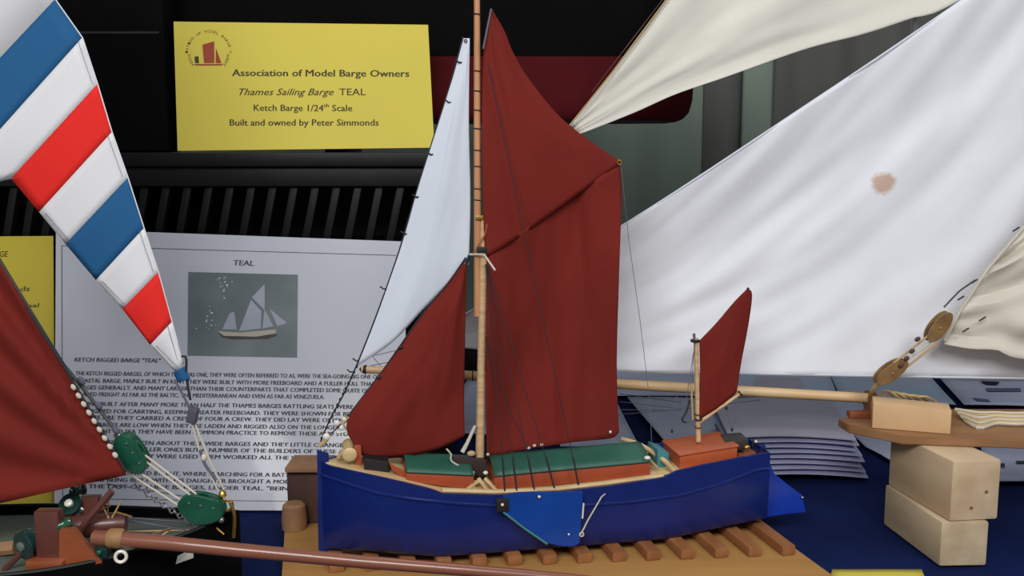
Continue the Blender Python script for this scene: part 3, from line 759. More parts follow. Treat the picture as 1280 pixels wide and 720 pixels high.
# mizzen
taper('mizzen_mast', (873, 552), (870, 423), .0055, .005, M_spar, barge, .0)
O('mizzen_truck', tube(B(), [bp(868, 424), bp(867.5, 417)], .003, 8), M_linef, barge)
O('mizzen_cap', box(B(), bp(869, 426), E, NN, Z, .008, .007, .003, .001), M_dark, barge)
mz = O('mizzen_sail', sailmesh([(874, 426), (895, 404), (918, 377), (934, 361)], [(874, 524), (900, 508), (921, 490)],
    [(874, 426), (875, 470), (874, 524)], [(934, 361), (940, 367), (936, 402), (927, 450), (923, 475), (921, 490)], PB, NN, lambda u, v: .004 + wr(14, .003, 3, 2, .010)(u, v), 24, 24), M_red, barge); cloth(mz)
O('gaff_end', ball(B(), bp(935, 361, .004), .003), M_dark, mz)
O('mizzen_boom', tube(B(), [bp(874, 528, .003), bp(928, 490, .003)], .0034, 8), M_spar, barge)
O('boom_band', ring(B(), bp(925, 492, .003), E + Z * .6, .0055, .0016), M_dark, barge)
O('gooseneck', ring(B(), bp(873, 524, .003), Z, .007, .0015), M_dark, barge)
for a, b in (((923, 494), (915, 539)), ((927, 494), (915, 539)), ((906, 507), (915, 539)), ((868, 428), (862, 520)), ((846, 495), (840, 538)), ((869, 428), (854, 524))):
    O('mizzen_line', tube(B(), [bp(*a, .004), bp(*b, .006)], .0007, 5), M_linef, barge)
for x, y in ((840, 539), (915, 537), (908, 510)): O('line_block', ball(B(), bp(x, y, .008), .0028, Z, 1.5), M_line, barge)
O('mizzen_hook', tube(B(), curve([bp(862, 500, .01), bp(858, 515, .012), bp(852, 525, .014), bp(858, 528, .014)], 8), .002, 6), M_line, barge)
O('mizzen_lanyard', tube(B(), [bp(864, 480, .006), bp(866, 525, .01)], .002, 6), M_cordy, barge)
for y in (518, 534): O('mast_band', ring(B(), bp(872.5, y), Z, .0065, .0014), M_dkw, barge)

# ================================================================= third model: long bowsprit, white jib, base board on timber blocks (right)
BZ = .2150
TT = .018
root3 = thing('model_yacht', (1.0, 2.2, BZ), 'model yacht with large white jib and long pale bowsprit, baseboard on timber blocks', 'model boat')
f1, f2, f3 = atZ(1060, 531, BZ + TT), atZ(1128, 545, BZ + TT), atZ(1290, 551, BZ + TT)
yb_ = atZ(1200, 511, BZ + TT).y
far = [V((1.75, f3.y + .01, 0)), V((1.75, yb_, 0)), V((1.0, yb_, 0)), V((.85, yb_ - .01, 0)), V((f1.x - .004, f1.y + .05, 0))]
q = [V((p.x, p.y, BZ)) for p in [f1, f2, f3] + far]
O('base_board', prism(B(), q, Z * TT, .002), M_bbrd, root3)
zt3 = BZ + TT
# pale block on the board
A_, B2 = atZ(1090, 535, zt3 + .0005), atZ(1188, 543, zt3 + .0005)
h3 = .052; dv = V((.02, .06, 0))
O('pale_block', hexa(B(), [A_, B2, B2 + dv, A_ + dv, A_ + Z * h3 * 1.05, B2 + Z * h3 * .96, B2 + dv + Z * h3 * .96, A_ + dv + Z * h3 * 1.05], .002), M_pale, root3)
# bowsprit + bracket
BY = 2.10
bs = O('bowsprit', tube(B(), [atY(452, 461.5, BY).lerp(atY(1092, 498, BY), i / 8) for i in range(9)], [.0085, .0100, .0105, .011, .011, .0115, .0115, .0115, .0115], 14), M_sparh, root3)
O('end_cap', lathe(B(), atY(458, 462, BY), -X + Z * .06, [(0, .011), (.002, .011), (.012, .006), (.016, .001)], 12), M_dark, bs)
for px in (591, 610, 874): O('spar_band', ring(B(), atY(px, 461.5 + (px - 452) * 36.5 / 640, BY), X, .0112, .0014), M_dark, bs)
p = atY(1088, 505, BY)
O('bowsprit_bitt', hexa(B(), [(p.x - .008, BY - .02, zt3), (p.x + .006, BY - .02, zt3), (p.x + .006, BY + .02, zt3), (p.x - .008, BY + .02, zt3), (p.x - .008, BY - .02, p.z + .030), (p.x + .006, BY - .02, p.z + .030), (p.x + .006, BY + .02, p.z + .026), (p.x - .008, BY + .02, p.z + .026)], .0015), M_mahog, root3)
p = atY(1068, 519, 2.06)
O('bow_chock', box(B(), (p.x + .012, 2.06, zt3 + .007), X, Y_, Z, .026, .012, .0065, .002), M_mahog, root3)
# sails
n3 = V((0, -1, 0)); P3 = V((0, BY + .02, 0))
def jd(u, v):
    return .02 - .05 * math.sin(math.pi * u) * math.sin(math.pi * v) + (.9 + .6 * u) * min(1, u * 2.2) * (.016 * noise.noise(V((u * 8 + v * 5, v * 1.6 - u * 3, 3.1))) + .007 * noise.noise(V((u * 18 + v * 11, v * 3 - u * 5, 7.7)))) - .004 * math.sin(15 * (u * 1.0 + v * .55)) * max(0, u - .35)
st = atY(1103, 230, BY) - root3.location
M_jib = mat('stained_white_sailcloth', (240, 242, 248), 0.85, 0.07, 5, bump=0.12, bscale=240, trans=0.1, spec=0.2, blot=(tuple(st), .026, (200, 160, 132)))
J = O('jib', sailmesh([(513, 429), (590, 388), (778, 282), (1000, 137), (1200, 2), (1560, -250)], [(513, 431), (590, 434), (680, 450), (775, 463), (900, 466), (1100, 470), (1280, 473), (1560, 478)],
    [(513, 429), (513, 431)], [(1560, -250), (1570, 100), (1560, 478)], P3, n3, jd, 110, 60), M_jib, root3); cloth(J, .0015)
st = min((v.co for v in J.data.vertices), key=lambda c: (V(proj(c + root3.location)) - V((1103, 230))).length)   # the stain sits on the cloth itself
for nd in M_jib.node_tree.nodes:
    if nd.bl_idname == 'ShaderNodeVectorMath': nd.inputs[1].default_value = st
pts = [atY(x, y, BY - .0) for x, y in curve([(513, 431), (590, 434.5), (680, 450), (775, 463), (900, 466), (1100, 470), (1280, 473), (1560, 478)], 40)]
O('foot_hem', tube(B(), pts, .0028, 6), M_white, J)
pts = [atY(x, y, BY + .0) for x, y in curve([(513, 429), (590, 388), (778, 282), (1000, 137), (1200, 2), (1560, -250)], 40)]
O('luff_hem', tube(B(), pts, .0025, 6), M_white, J)
o = O('upper_sail', sailmesh([(713, 156), (765, 92), (835, -1), (930, -140)], [(724, 168), (790, 142), (844, 118), (905, 97), (1008, 61), (1078, 43), (1139, 23), (1195, 3), (1400, -120)],
    [(713, 156), (724, 168)], [(930, -140), (1150, -160), (1400, -120)], V((0, 2.42, 0)), n3, lambda u, v: .012 * math.sin(4 * math.pi * v + 1.2 * u) * (.10 + u) + .007 * noise.noise(V((u * 4, v * 7, 2))), 60, 50), M_cream, root3); cloth(o, .0015)
O('luff_rope', tube(B(), [atY(x, y, 2.40) for x, y in ((712, 157), (765, 91), (835, -3), (930, -143))], .0022, 6), M_cordy, o)
O('halyard', tube(B(), [atY(x, y, 2.43) for x, y in ((740, 115), (828, 0), (925, -145))], .0016, 6), M_dkw, root3)
line('sheet_line', [(714, 160, 2.41), (690, 300, 2.36), (660, 458, BY + .01)], 2.4, .001, M_cordp, root3)
O('gaff', tube(B(), [atY(1142, 60, 2.55), atY(1300, -60, 2.55), atY(1500, -230, 2.5)], .022, 12), M_blk, root3)
O('gaff_band', box(B(), atY(1143, 37, 2.52), X, Y_, Z, .008, .008, .03, .003), M_steel, root3)
# cream foresail and its tackle
def cd_(u, v): return .03 * math.sin(math.pi * u * .8) + .035 * noise.noise(V((u * 3 + v * 4, v * 7, 9))) + .006 * noise.noise(V((u * 9, v * 18, 5)))
o = O('foresail', sailmesh([(1288, 282), (1500, -40)], [(1182, 430), (1215, 436), (1250, 438), (1290, 450), (1520, 470)],
    [(1288, 276), (1234, 340), (1199, 394), (1180, 430)], [(1500, -40), (1520, 250), (1520, 470)], V((0, BY - .05, 0)), n3, cd_, 40, 40), M_creamd, root3); cloth(o, .0015)
O('luff_rope', tube(B(), [atY(x, y, BY - .055) for x, y in ((1290, 272), (1234, 337), (1199, 391), (1181, 426))], .0035, 6), M_cordp, o)
for x, y in ((1218, 351), (1201, 372), (1207, 412), (1228, 398), (1270, 286)):
    O('lacing', tube(B(), [atY(x - 4, y + 3, BY - .062), atY(x + 4, y - 2, BY - .062)], .002, 5), M_dark, o)
def pulley(parent, c, ang, ln, wd, th, m, name='tackle_block'):
    d = V((math.cos(ang), 0, math.sin(ang))); s = V((-d.z, 0, d.x)); c = V(c)
    bm = B(); lo = []
    for sgn in (-1, 1):
        pts = [c + V((0, sgn * th * .55, 0)) + d * ln * math.cos(a_) * (1 if math.cos(a_) > 0 else .9) + s * wd * math.sin(a_) for a_ in [2 * math.pi * k / 18 for k in range(18)]]
        prism(bm, pts, V((0, sgn * th * .45, 0)), .0012)
    b = O(name, bm, m, parent)
    O('sheave', lathe(B(), c - Y_ * th * .5, Y_, [(0, wd * .7), (th * .3, wd * .55), (th * .7, wd * .55), (th, wd * .7)], 16), M_dark, b)
    O('sheave_pin', ball(B(), c - Y_ * th * 1.05, wd * .18), M_brass, b)
    return b
c1 = atY(1172, 409, BY - .08); c2 = atY(1112, 465, BY - .08)
pulley(root3, c1, R(55), .040, .0165, .013, M_blk); pulley(root3, c2, R(38), .042, .0165, .014, M_blk)
for da in ((-5, -4), (0, 2), (6, 5)):
    O('tackle_fall', tube(B(), [atY(1165 + da[0], 424 + da[1], BY - .085), atY(1122 + da[0], 458 + da[1], BY - .085)], .0024, 6), M_cordy if da[0] else M_cordp, root3)
for k in range(4): O('fall_knot', ball(B(), atY(1147 - k * 7, 430 + k * 9 if k else 424, BY - .095), .0048, X + Z * .7, 1.4), M_dkw, root3)
O('head_strop', tube(B(), [atY(1180, 384, BY - .08), atY(1199, 364, BY - .07), atY(1219, 350, BY - .06)], .0018, 6), M_dark, root3)
O('tack_strop', tube(B(), curve([atY(1104, 474, BY - .08), atY(1092, 486, BY - .06), atY(1087, 498, BY - .02)], 8), .005, 6), M_cordy, root3)
rnd = random.Random(3)
for k in range(5):
    bx = 1108 + k * 9
    O('rope_coil', tube(B(), curve([atY(bx - 12, 497 - k, BY - .02), atY(bx, 488 + k * 2, BY - .03), atY(bx + 14, 496, BY - .03), atY(bx + 26, 503, BY)], 10), .0032, 6), M_cordy, root3)
# coil of rope on the board at the right
for k in range(7):
    y0 = 527 - k * 2.2
    O('rope_coil', tube(B(), curve([atZ(1206 - k * 2, y0 - 2, zt3 + .004 + k * .002), atZ(1224, y0 + 8 - k, zt3 + .004 + k * .0022), atZ(1245, y0 + 2, zt3 + .005 + k * .0026), atZ(1272, y0 + 3, zt3 + .006 + k * .0028), atZ(1320, y0, zt3 + .006 + k * .003)], 18), .0042, 6), M_cordy if k % 2 else M_cordp, root3)
# mast out of frame that carries the sails
O('mast', tube(B(), [(1.62, 2.08, zt3), (1.62, 2.08, 1.9)], .02, 12, .014), M_spar, root3)
for a, b, cc, r_ in (((455, 459), (580, 433), BY, .0009), ((447 + 33, 462), (465, 445), BY, .0008), ((465, 445), (500, 437), BY, .0008)):
    O('rig_line', tube(B(), [atY(*a, cc), atY(*b, cc)], r_, 5), M_linef, root3)
for y0, y1 in ((492, 503), (502, 511), (512, 513), (518, 512)):
    O('rig_line', tube(B(), [atY(774, y0, BY + .05), atY(848, y1, BY + .05), atY(950, 500, BY + .02)] if y0 > 515 else [atY(774, y0, BY + .05), atY(852, y1, BY + .05)], .0008, 5), M_linef, root3)

# timber blocks carrying the baseboard
def timber(name, fl, fr, dep, z0, z1, m, label, knots=()):
    A = atZ(*fl, z0); Bq = atZ(*fr, z0); Dp = atZ(*dep, z0) - A
    t = thing(name, (A + Bq) / 2 + Dp / 2, label, 'wooden block')
    up = Z * (z1 - z0)
    O('timber', hexa(B(), [A, Bq, Bq + Dp, A + Dp, A + up, Bq + up, Bq + Dp + up, A + Dp + up], .005), m, t)
    for px, py in knots:
        nn = (Bq - A).cross(Z).normalized()
        p = hit(px, py, A, nn)
        if nn.y > 0: nn = -nn
        O('knot', lathe(B(), p - nn * .001, nn, [(0, .004), (.0014, .004)], 10), M_knot, t)
    return t
z_mid = .0915
timber('timber_block', (1174, 708), (1233, 707), (1104, 655), .001, z_mid, M_timber2, 'lower pale timber block lying directly on the blue tablecloth')
A = atZ(1185, 651.5, z_mid + .001)
timber('timber_block', (1187, 652), (1247, 649), (1110, 606), z_mid + .001, BZ - .001, M_timber, 'upper pale timber block with small knots under the yacht baseboard', ((1233, 615), (1214, 635)))

# ================================================================= leaflets
def leaflet(pts, z, m, label, seed=0, prints=(), th=.0016, curl=.004, group='loose leaflets spread on the far side of the table'):
    c = [atZ(x, y, z) for x, y in pts]
    bm = bmesh.new(); n = 8; g = []
    for j in range(n + 1):
        row = []
        for i in range(n + 1):
            u, v = i / n, j / n
            p = c[0].lerp(c[1], u).lerp(c[3].lerp(c[2], u), v)
            row.append(bm.verts.new(p + Z * (curl * (1 + noise.noise(V((u * 1.6 + seed, v * 1.6, seed)))))))
        g.append(row)
    for j in range(n):
        for i in range(n): bm.faces.new([g[j][i], g[j][i + 1], g[j + 1][i + 1], g[j + 1][i]])
    t = thing('leaflet', (c[0] + c[1] + c[2] + c[3]) / 4, label, 'leaflet', group)
    o = O('page', bm, m, t); s = o.modifiers.new('thickness', 'SOLIDIFY'); s.thickness = th; s.offset = -1
    for (pp_, mm) in prints:
        nm = 'printed_patch'
        q = [atZ(x, y, z + curl * 2.1 + .001) for x, y in pp_]
        b = B(); b.faces.new([b.verts.new(p) for p in q]); O(nm, b, mm, t, False)
    return t
leaflet([(765, 452), (905, 455), (890, 497), (745, 497)], .004, M_leaf, 'pale leaflet behind the bowsprit, just right of the mainsail', 1)
leaflet([(700, 500), (768, 500), (800, 560), (700, 560)], .003, M_leaf, 'pale leaflet half hidden behind the mainsail clew', 2)
leaflet([(784, 498), (925, 500), (876, 582), (838, 562)], .010, M_leaf, 'pale blue leaflet behind the mizzen mast with dark gap on its left', 3)
leaflet([(905, 461), (1035, 463), (1048, 500), (915, 498)], .008, M_leaf2, 'sky blue leaflet behind the mizzen sail under the jib foot', 4, [([(945, 470), (1000, 472), (1005, 488), (940, 488)], M_stack)])
leaflet([(1036, 466), (1160, 470), (1195, 508), (1052, 502)], .003, M_leaf2, 'pale leaflet behind the yacht bowsprit fitting', 5)
leaflet([(940, 500), (1075, 500), (1090, 530), (930, 535)], .0005, M_leaf, 'lilac leaflet lying between bowsprit and the leaflet pile', 6)
leaflet([(1175, 474), (1345, 478), (1360, 510), (1205, 508)], .006, M_leaf, 'pale printed leaflet above the coil of rope at the right edge', 7, [([(1232, 485), (1275, 485), (1277, 489), (1234, 489)], M_print), ([(1215, 497), (1235, 499), (1238, 502), (1222, 501)], M_print), ([(1225, 476), (1250, 477), (1246, 481), (1232, 480)], M_navy)])
leaflet([(1045, 525), (1120, 535), (1125, 585), (1082, 560)], .004, M_leaf, 'grey leaflet under the left tip of the yacht baseboard', 8)
leaflet([(1225, 556), (1340, 556), (1350, 603), (1235, 603)], .004, M_leaf, 'pale leaflet right of the timber blocks below the baseboard', 9, [([(1250, 579), (1256, 579), (1256, 583), (1250, 583)], M_ink2), ([(1270, 576), (1290, 576), (1288, 579), (1270, 579)], M_ink2)])
leaflet([(585, 475), (665, 475), (690, 545), (540, 545)], .004, M_leaf, 'grey blue leaflet glimpsed beside the main mast', 10)
leaflet([(1040, 713), (1152, 713), (1170, 760), (1030, 760)], .002, M_yel, 'yellow paper slip at the bottom edge left of the timber blocks', 11, curl=.001, group=None)
# pile of leaflets
base = [(928, 603), (1086, 602), (1050, 545), (900, 548)]
N_ = 8; rnd = random.Random(9)
cb_ = [atZ(x, y, .0) for x, y in base]
thk = .0132
for k in range(N_):
    z = .006 + k * thk
    sh = V((-.0045 * k + rnd.uniform(-.009, .009), .002 * k, 0)); rot = rnd.uniform(-.03, .03)
    cen = (cb_[0] + cb_[2]) / 2
    cs = []
    for p in cb_:
        q = p - cen; q = V((q.x * math.cos(rot) - q.y * math.sin(rot), q.x * math.sin(rot) + q.y * math.cos(rot), 0)); cs.append(cen + q + sh)
    bm = bmesh.new(); n = 10; g = []
    for layer in (0, 1):
        gg = []
        for j in range(n + 1):
            row = []
            for i in range(n + 1):
                u, v = i / n, j / n
                p = cs[0].lerp(cs[1], u).lerp(cs[3].lerp(cs[2], u), v)
                sag = .008 * (math.sin(math.pi * (.15 + .85 * u)) - .5) * 1.4
                edge = min(u, 1 - u, v, 1 - v); rd = .0045 * max(0, 1 - edge * 14)
                zz = z + .004 + sag + (thk * .9 - rd if layer else rd)
                row.append(bm.verts.new((p.x, p.y, max(zz, .003))))
            gg.append(row)
        g.append(gg)
    for layer in (0, 1):
        for j in range(n):
            for i in range(n):
                a = g[layer]; f = [a[j][i], a[j][i + 1], a[j + 1][i + 1], a[j + 1][i]]
                bm.faces.new(f if layer else f[::-1])
    lo, hi = g
    edge = [(0, i) for i in range(n)] + [(j, n) for j in range(n)] + [(n, n - i) for i in range(n)] + [(n - j, 0) for j in range(n)]
    for a, b in zip(edge, edge[1:] + edge[:1]):
        bm.faces.new([lo[a[0]][a[1]], lo[b[0]][b[1]], hi[b[0]][b[1]], hi[a[0]][a[1]]])
    bmesh.ops.recalc_face_normals(bm, faces=bm.faces[:])
    lbl = 'folded lilac grey leaflet, %s of the pile between barge stern and timber blocks' % ('topmost' if k == N_ - 1 else 'bottom' if k == 0 else ['', 'second from bottom', 'third from bottom', 'fourth from bottom', 'fourth from top', 'third from top', 'second from top'][k])
    tag(O('folded_leaflet', bm, M_stack if k == N_ - 1 else M_stacke), lbl, 'leaflet', 'pile of folded leaflets')

# ================================================================= near black model boat (left)
FY = 1.62
root = thing('model_smack', (-.75, 1.5, 0), 'near black-hulled model boat with striped sail and brown bowsprit at the left', 'model boat')
S_ = atY(286, 652, FY)
dirn = V((-math.cos(R(4)), -math.sin(R(4)), 0)); nn2 = V((dirn.y, -dirn.x, 0));
if nn2.y > 0: nn2 = -nn2
def fl(s, off, z): p = V((S_.x, S_.y, 0)) + dirn * s + nn2 * off; p.z = z; return p
near_px = [(-500, 830), (-120, 742), (0, 714), (100, 690), (240, 662), (290, 652)]
def fz(s, w):
    z = .2
    for _ in range(4):
        p = fl(s, w, z); x, y = proj(p); y2 = proj(fl(s, w, z + .01))[1]; z += (interp(near_px, x) - y) / (y2 - y) * .01
    return z
bm = bmesh.new(); rows = []; info = []
for i in range(37):
    s = .9 * i / 36; w = max(.004, .165 * (1 - (1 - min(1, s / .42)) ** 2.0) ** .8)
    zr = .143 + .032 * max(0, 1 - s / .30) ** 2
    info.append((s, w, zr))
for sg in (1, -1):
    g = []
    for s, w, zr in info:
        q = [(0, .012), (w * .55, .014), (w * .8, .04), (w * .95, .08), (w, zr), (max(w - .007, .001), zr), (max(w - .007, .001), zr - .016)]
        g.append([bm.verts.new(fl(s, sg * a, z)) for a, z in q])
    for a, b in zip(g, g[1:]):
        for k in range(6): bm.faces.new([a[k], b[k], b[k + 1], a[k + 1]])
bmesh.ops.remove_doubles(bm, verts=bm.verts[:], dist=1e-4); bmesh.ops.recalc_face_normals(bm, faces=bm.faces[:])
hl = O('hull', bm, M_blackh, root)
bm = bmesh.new(); g = [[bm.verts.new(fl(s, o_ * max(w - .0065, .001), zr - .015)) for o_ in (-1, 0, 1)] for s, w, zr in info]
for a, b in zip(g, g[1:]):
    for k in range(2): bm.faces.new([a[k], a[k + 1], b[k + 1], b[k]])
O('deck', bm, M_deckg, root)
O('stem', box(B(), fl(-.004, 0, .092), dirn, nn2, Z, .014, .009, .091, .003), M_blackh, root)
O('keel_block', box(B(), fl(.35, 0, .0065), dirn, nn2, Z, .2, .05, .0060, .001), M_dkw, root)
for sg in (1, -1):
    O('rail_cap', tube(B(), [fl(s, sg * (w - .003), zr + .002) for s, w, zr in info[1:]], .0035, 6), M_black, root)
w1, w2 = info[2][1] * .975 + .001, info[3][1] * .975 + .001
O('bow_patch', prism(B(), [fl(info[3][0], w2 * .985, .118), fl(info[2][0], w1 * .985, .121), fl(info[2][0], w1, .137), fl(info[3][0] - .004, w2, .132)], nn2 * .003), M_pearl, root)
# brown bowsprit
def fp(px, py, Y=FY): return atY(px, py, Y)
bsp = O('bowsprit', tube(B(), [fp(118, 672, 1.49), fp(200, 678, 1.475), fp(300, 688, 1.47), fp(450, 702, 1.47), fp(650, 718, 1.47), fp(760, 728, 1.47)], [.0125, .0122, .0115, .0105, .0092, .008], 14), M_sp2, root)
O('heel_band', lathe(B(), fp(143, 673, 1.485), X, [(-.01, .014), (-.006, .0165), (.012, .016), (.016, .0135)], 16), mat('straw_lashing', (150, 112, 70), .6), bsp)
# windlass
wy = 1.50
w0 = fp(60, 672, wy)
def bx2(name, px0, py0, px1, py1, Yn, dep, m, bev=.003, lean=0):
    a = fp(px0, py1, Yn); b = fp(px1, py0, Yn)
    return O(name, hexa(B(), [(a.x, Yn, a.z), (b.x, Yn, a.z), (b.x, Yn + dep, a.z), (a.x, Yn + dep, a.z), (a.x + lean, Yn, b.z), (b.x + lean, Yn, b.z), (b.x + lean, Yn + dep, b.z), (a.x + lean, Yn + dep, b.z)], bev), m, root)
bx2('bitt_post', 46, 640, 72, 708, 1.49, .022, M_wind2)
bx2('windlass_foot', 31, 702, 78, 714, 1.475, .05, M_wind, .005)
a = [fp(73, 662, 1.485), fp(92, 662, 1.485), fp(102, 676, 1.485), fp(128, 704, 1.485), fp(112, 710, 1.485), fp(73, 712, 1.485)]
O('bitt_cheek', prism(B(), a, V((0, .014, 0)), .002), M_wind, root)
bx2('bitt_post', 100, 622, 122, 664, 1.58, .02, M_wind2)
O('windlass_bar', tube(B(), [fp(86, 682, 1.53), fp(110, 650, 1.54), fp(140, 614, 1.55)], .006, 8), M_wind2, root)
O('windlass_barrel', lathe(B(), fp(72, 660, 1.56), X + Y_ * .2, [(-.02, .016), (0, .02), (.09, .02), (.11, .016)], 16), M_wind2, root)
def wheel(px, py, Y, r, wid, axis, m, parent=root, hub=M_pearl):
    c = fp(px, py, Y); ax = V(axis).normalized()
    o = O('winch_drum', lathe(B(), c, ax, [(-wid, r * .6), (-wid * .9, r * .98), (-wid * .55, r), (-wid * .2, r * .8), (wid * .3, r * .8), (wid * .6, r), (wid, r * .95), (wid * 1.02, r * .4)], 22), m, parent)
    f = -1 if ax.y > 0 else 1
    O('drum_hub', lathe(B(), c + ax * f * wid, ax * f, [(-.002, r * .35), (.004, r * .34), (.006, r * .2)], 16), hub, o)
    return o
wheel(34, 680, 1.50, .024, .010, (.5, .85, .1), M_grd, hub=M_deckg)
wheel(132, 686, 1.50, .0135, .014, (.25, .95, 0), M_grd, hub=M_gr)
wheel(90, 632, 1.58, .020, .010, (.1, .75, -.65), M_grd)
wheel(98, 612, 1.64, .012, .010, (.6, .7, 0), M_grd, hub=M_gr)
wheel(118, 655, 1.57, .012, .008, (.3, .9, 0), M_grd, hub=M_gr)
wheel(80, 655, 1.50, .008, .012, (.9, .3, .3), M_gr, hub=M_gr)
O('pawl_lever', tube(B(), [fp(5, 712, 1.5), fp(18, 700, 1.5), fp(30, 688, 1.5)], .005, 8), M_wind2, root)
O('deck_timber', tube(B(), [fp(-30, 690, 1.56), fp(20, 684, 1.56)], .012, 8), M_dkwtop, root)
O('eye_ring', ring(B(), fp(151, 696, 1.475), V((.2, -1, .2)), .0085, .0028, 18, 8), M_pearl, root)
for k, (x0, y0, x1, y1) in enumerate(((128, 632, 137, 650), (137, 610, 133, 660), (152, 625, 132, 662), (118, 640, 138, 632), (113, 655, 120, 640), (165, 646, 145, 640), (215, 660, 196, 674), (190, 668, 215, 660))):
    O('lashing_end', tube(B(), [fp(x0, y0, 1.57), fp(x1, y1, 1.565)], .0016, 5), M_cordy if k % 2 == 0 else M_blk, root)
O('lashing', lathe(B(), fp(146, 662, 1.575), Z, [(-.03, .010), (-.01, .008), (.0, .010), (.012, .006)], 12), M_cordy, root)
# chain along the bow
for k in range(16):
    t_ = k / 15; x = 170 + 75 * t_; y = 606 + 60 * t_ - 10 * t_ * t_
    O('chain_link', ring(B(), fp(x, y, 1.62), V((1, -1 if k % 2 else .6, .5)), .0042, .0015, 10, 5), M_steel, root)
for x0, y0, x1, y1, m in ((150, 648, 262, 668, M_linef), (168, 652, 240, 664, M_linef), (120, 665, 270, 662, M_cordy), (145, 646, 265, 655, M_linef)):
    O('deck_line', tube(B(), [fp(x0, y0, 1.62), fp(x1, y1, 1.63)], .0015, 5), m, root)
# striped jib made of bands
SY = 1.60
PJ = V((0, SY, 0)); NJ = V((0, -1, 0))
Rt = [(-60, -430), (85, 0), (103, 47), (122, 105), (140, 165), (160, 222), (180, 285), (198, 340), (215, 402), (229, 452)]
Lt = [(-260, -60), (-70, 150), (-40, 205), (14, 222), (48, 265), (82, 305), (120, 350), (153, 385), (188, 430), (218, 463)]
bands = [((-150, -470), (-330, -260), (69, -1), (-115, 195), M_sw), ((69, -1), (-115, 195), (103, 47), (-70, 240), M_sb), ((103, 47), (-70, 240), (122, 105), (14, 223), M_sw),
         ((122, 105), (14, 223), (140, 165), (49, 265), M_sr), ((140, 165), (49, 265), (160, 222), (82, 305), M_sw), ((160, 222), (82, 305), (180, 285), (120, 350), M_sb),
         ((180, 285), (120, 350), (198, 340), (153, 386), M_sw), ((198, 340), (153, 386), (215, 402), (188, 431), M_sr), ((215, 402), (188, 431), (230, 455), (219, 464), M_sw), ((230, 458), (217, 465), (238, 474), (222, 478), M_sb)]
# band 2's lower-left runs to the sail's left edge outside the frame; right edge leads
jr = O('striped_jib', tube(B(), [atY(x, y, SY - .0) for x, y in ((-150, -470), (69, -1), (103, 47), (122, 105), (140, 165), (160, 222), (180, 285), (198, 340), (215, 402), (229, 455))], .0012, 5), M_sw, root)
lab(jr, 'tapering jib of white, blue and red bands')
for i, (a, b, c, d, m) in enumerate(bands):
    bm = sailmesh([b, a], [d, c], [b, d], [a, c], PJ, NJ, lambda u, v: .006 * math.sin(math.pi * u) + .0, 12, 6)
    o = O('sail_band', bm, m, jr); cloth(o, .0012)
    lab(o, {M_sw.name: 'white band of the sail', M_sb.name: 'blue band of the sail', M_sr.name: 'red band of the sail'}[m.name])
    if m is M_sw and i > 1:
        for (p_, q_), off in (((a, c), -7), ((b, d), 7)):
            bm = tube(B(), [atY(p_[0] + off, p_[1] + 1, SY - .006), atY(q_[0] + off, q_[1] - 1, SY - .006)], .0004, 4)
            O('hem_seam', bm, M_linef, jr)
line('tack_hook', [(220, 449, SY), (232, 446, SY), (233, 470, SY), (238, 500, SY)], SY, .0022, M_line, root)
o = O('tack_block', box(B(), fp(241, 519, SY), V((1, 0, -.25)), Y_, V((.25, 0, 1)), .0085, .007, .014, .003), mat('grey_block', (84, 82, 92), .4), root)
line('stay_wire', [(220, 478, SY), (232, 500, SY), (237, 512, SY)], SY, .002, M_linef, root)
line('stay_fall', [(240, 530, SY), (252, 570, SY), (272, 612, SY)], SY, .0018, M_cordp, root)
line('stay_fall', [(244, 530, SY), (262, 575, SY), (280, 612, SY)], SY, .0018, M_cordp, root)
line('stay_fall', [(250, 562, SY), (256, 580, SY), (270, 600, SY)], SY, .0026, M_linef, root)
O('fall_knot', ball(B(), fp(255, 572, SY), .0052, Z, 1.3), M_cordp, root)
# brass fittings at the stemhead
O('stemhead_fitting', lathe(B(), fp(278, 618, SY), Z, [(-.006, .004), (-.002, .007), (.004, .006), (.008, .002)], 12), M_brass, root)
O('stemhead_ring', ring(B(), fp(284, 632, SY), V((.4, -1, 0)), .009, .0025, 14, 6), M_brass, root)
line('stemhead_wire', [(288, 628, SY), (293, 645, SY), (292, 672, SY)], SY, .0030, M_brass, root)
line('stemhead_wire', [(276, 640, SY), (268, 655, SY), (280, 668, SY)], SY, .0020, M_brass, root)
O('stemhead_bolt', ball(B(), fp(276, 650, SY - .01), .006), M_steel, root)
# red foresail at the left
def fd(u, v):
    # creases fan out from the tack at (u=1, v=1)
    a_ = math.atan2(1.02 - v, 1.02 - u); r_ = math.hypot(1.02 - v, 1.02 - u)
    return .017 * math.sin(a_ * 17 + noise.noise(V((u * 3, v * 3, 1)))) * min(1, r_ * 1.6) * (1 - .35 * r_) + .02 * math.sin(math.pi * u)
rs = O('red_foresail', sailmesh([(-190, 40), (-180, 40)], [(-330, 700), (-150, 660), (0, 629), (75, 612), (158, 594)],
    [(-190, 40), (-260, 350), (-330, 700)], [(-180, 40), (0, 330), (80, 462), (158, 594)], V((0, SY - .05, 0)), NJ, fd, 60, 60), M_red, root); cloth(rs, .0015)
O('luff_rope', tube(B(), [fp(x, y, SY - .055) for x, y in ((-190, 20), (-2, 330), (80, 458), (158, 590))], .0022, 6), M_line, rs)
for k in range(9):
    x = 92 + k * 6.5; y = 484 + k * 10.6
    O('luff_lacing', ball(B(), fp(x, y, SY - .056), .0042, V((.5, 0, -.8)), 1.4, 8), M_cordp, rs)
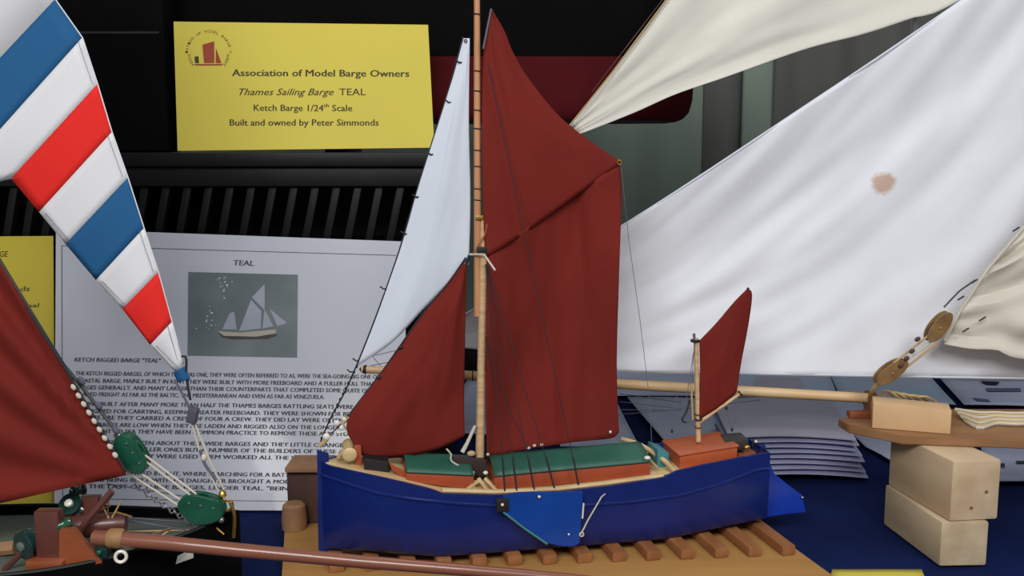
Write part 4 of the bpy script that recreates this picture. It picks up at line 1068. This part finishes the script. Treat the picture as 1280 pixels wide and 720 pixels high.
line('forestay', [(-190, 10, SY), (60, 425, SY), (100, 480, SY), (150, 545, SY)], SY, .0030, mat('galvanised_wire', (74, 78, 76), .5), root)
for x, y in ((102, 476), (123, 507), (145, 538)): O('stay_shackle', ball(B(), fp(x, y, SY - .005), .0055, V((.5, 0, -.8)), 1.5), M_linef, root)
O('stay_clip', lathe(B(), fp(146, 541, SY), V((.5, 0, -.8)), [(0, .007), (.012, .007)], 12), M_steel, root)
def bigblock(px, py, ang, ln, wd, th, m):
    c = fp(px, py, SY - .01)
    d = V((math.cos(ang), 0, math.sin(ang))); s = V((-d.z, 0, d.x)); bm = B()
    for k in range(3):
        y0 = -th + k * th * .75
        pts = [c + V((0, y0, 0)) + d * ln * math.cos(a_) + s * wd * math.sin(a_) * (1 + .06 * math.sin(3 * a_)) for a_ in [2 * math.pi * q_ / 24 for q_ in range(24)]]
        prism(bm, pts, V((0, th * .5, 0)), .0018)
    b = O('pulley_block', bm, m, root)
    O('sheave', lathe(B(), c - Y_ * th * .95, Y_, [(0, wd * .6), (th * 1.6, wd * .6)], 16), M_grd, b)
    O('block_strap', ring(B(), c - Y_ * th * .3, Y_, wd * 1.02, .002, 18, 5, 1.0), M_gr, b)
    for q_ in (-.5, .0, .55): O('rivet', ball(B(), c + d * ln * q_ - Y_ * th * 1.05 + s * wd * .3, .0022), M_linef, b)
    return b
bigblock(165, 566, R(-60), .038, .023, .012, M_gr)
bigblock(253, 634, R(-12), .040, .026, .013, M_gr)
for x0, y0, x1, y1 in ((172, 562, 262, 630), (166, 585, 248, 640), (180, 575, 250, 628), (158, 590, 236, 640)):
    O('tackle_fall', tube(B(), [fp(x0, y0, SY - .014), fp(x1, y1, SY - .014)], .0019, 6), M_cordp, root)
line('tack_line', [(133, 605, 1.58), (180, 612, 1.6), (240, 622, 1.6)], 1.6, .0012, M_linef, root)
# foremast outside the frame that carries both sails
O('mast', tube(B(), [fl(.62, 0, .17), fl(.62, 0, 1.75)], .018, 12, .012), M_sp2, root)
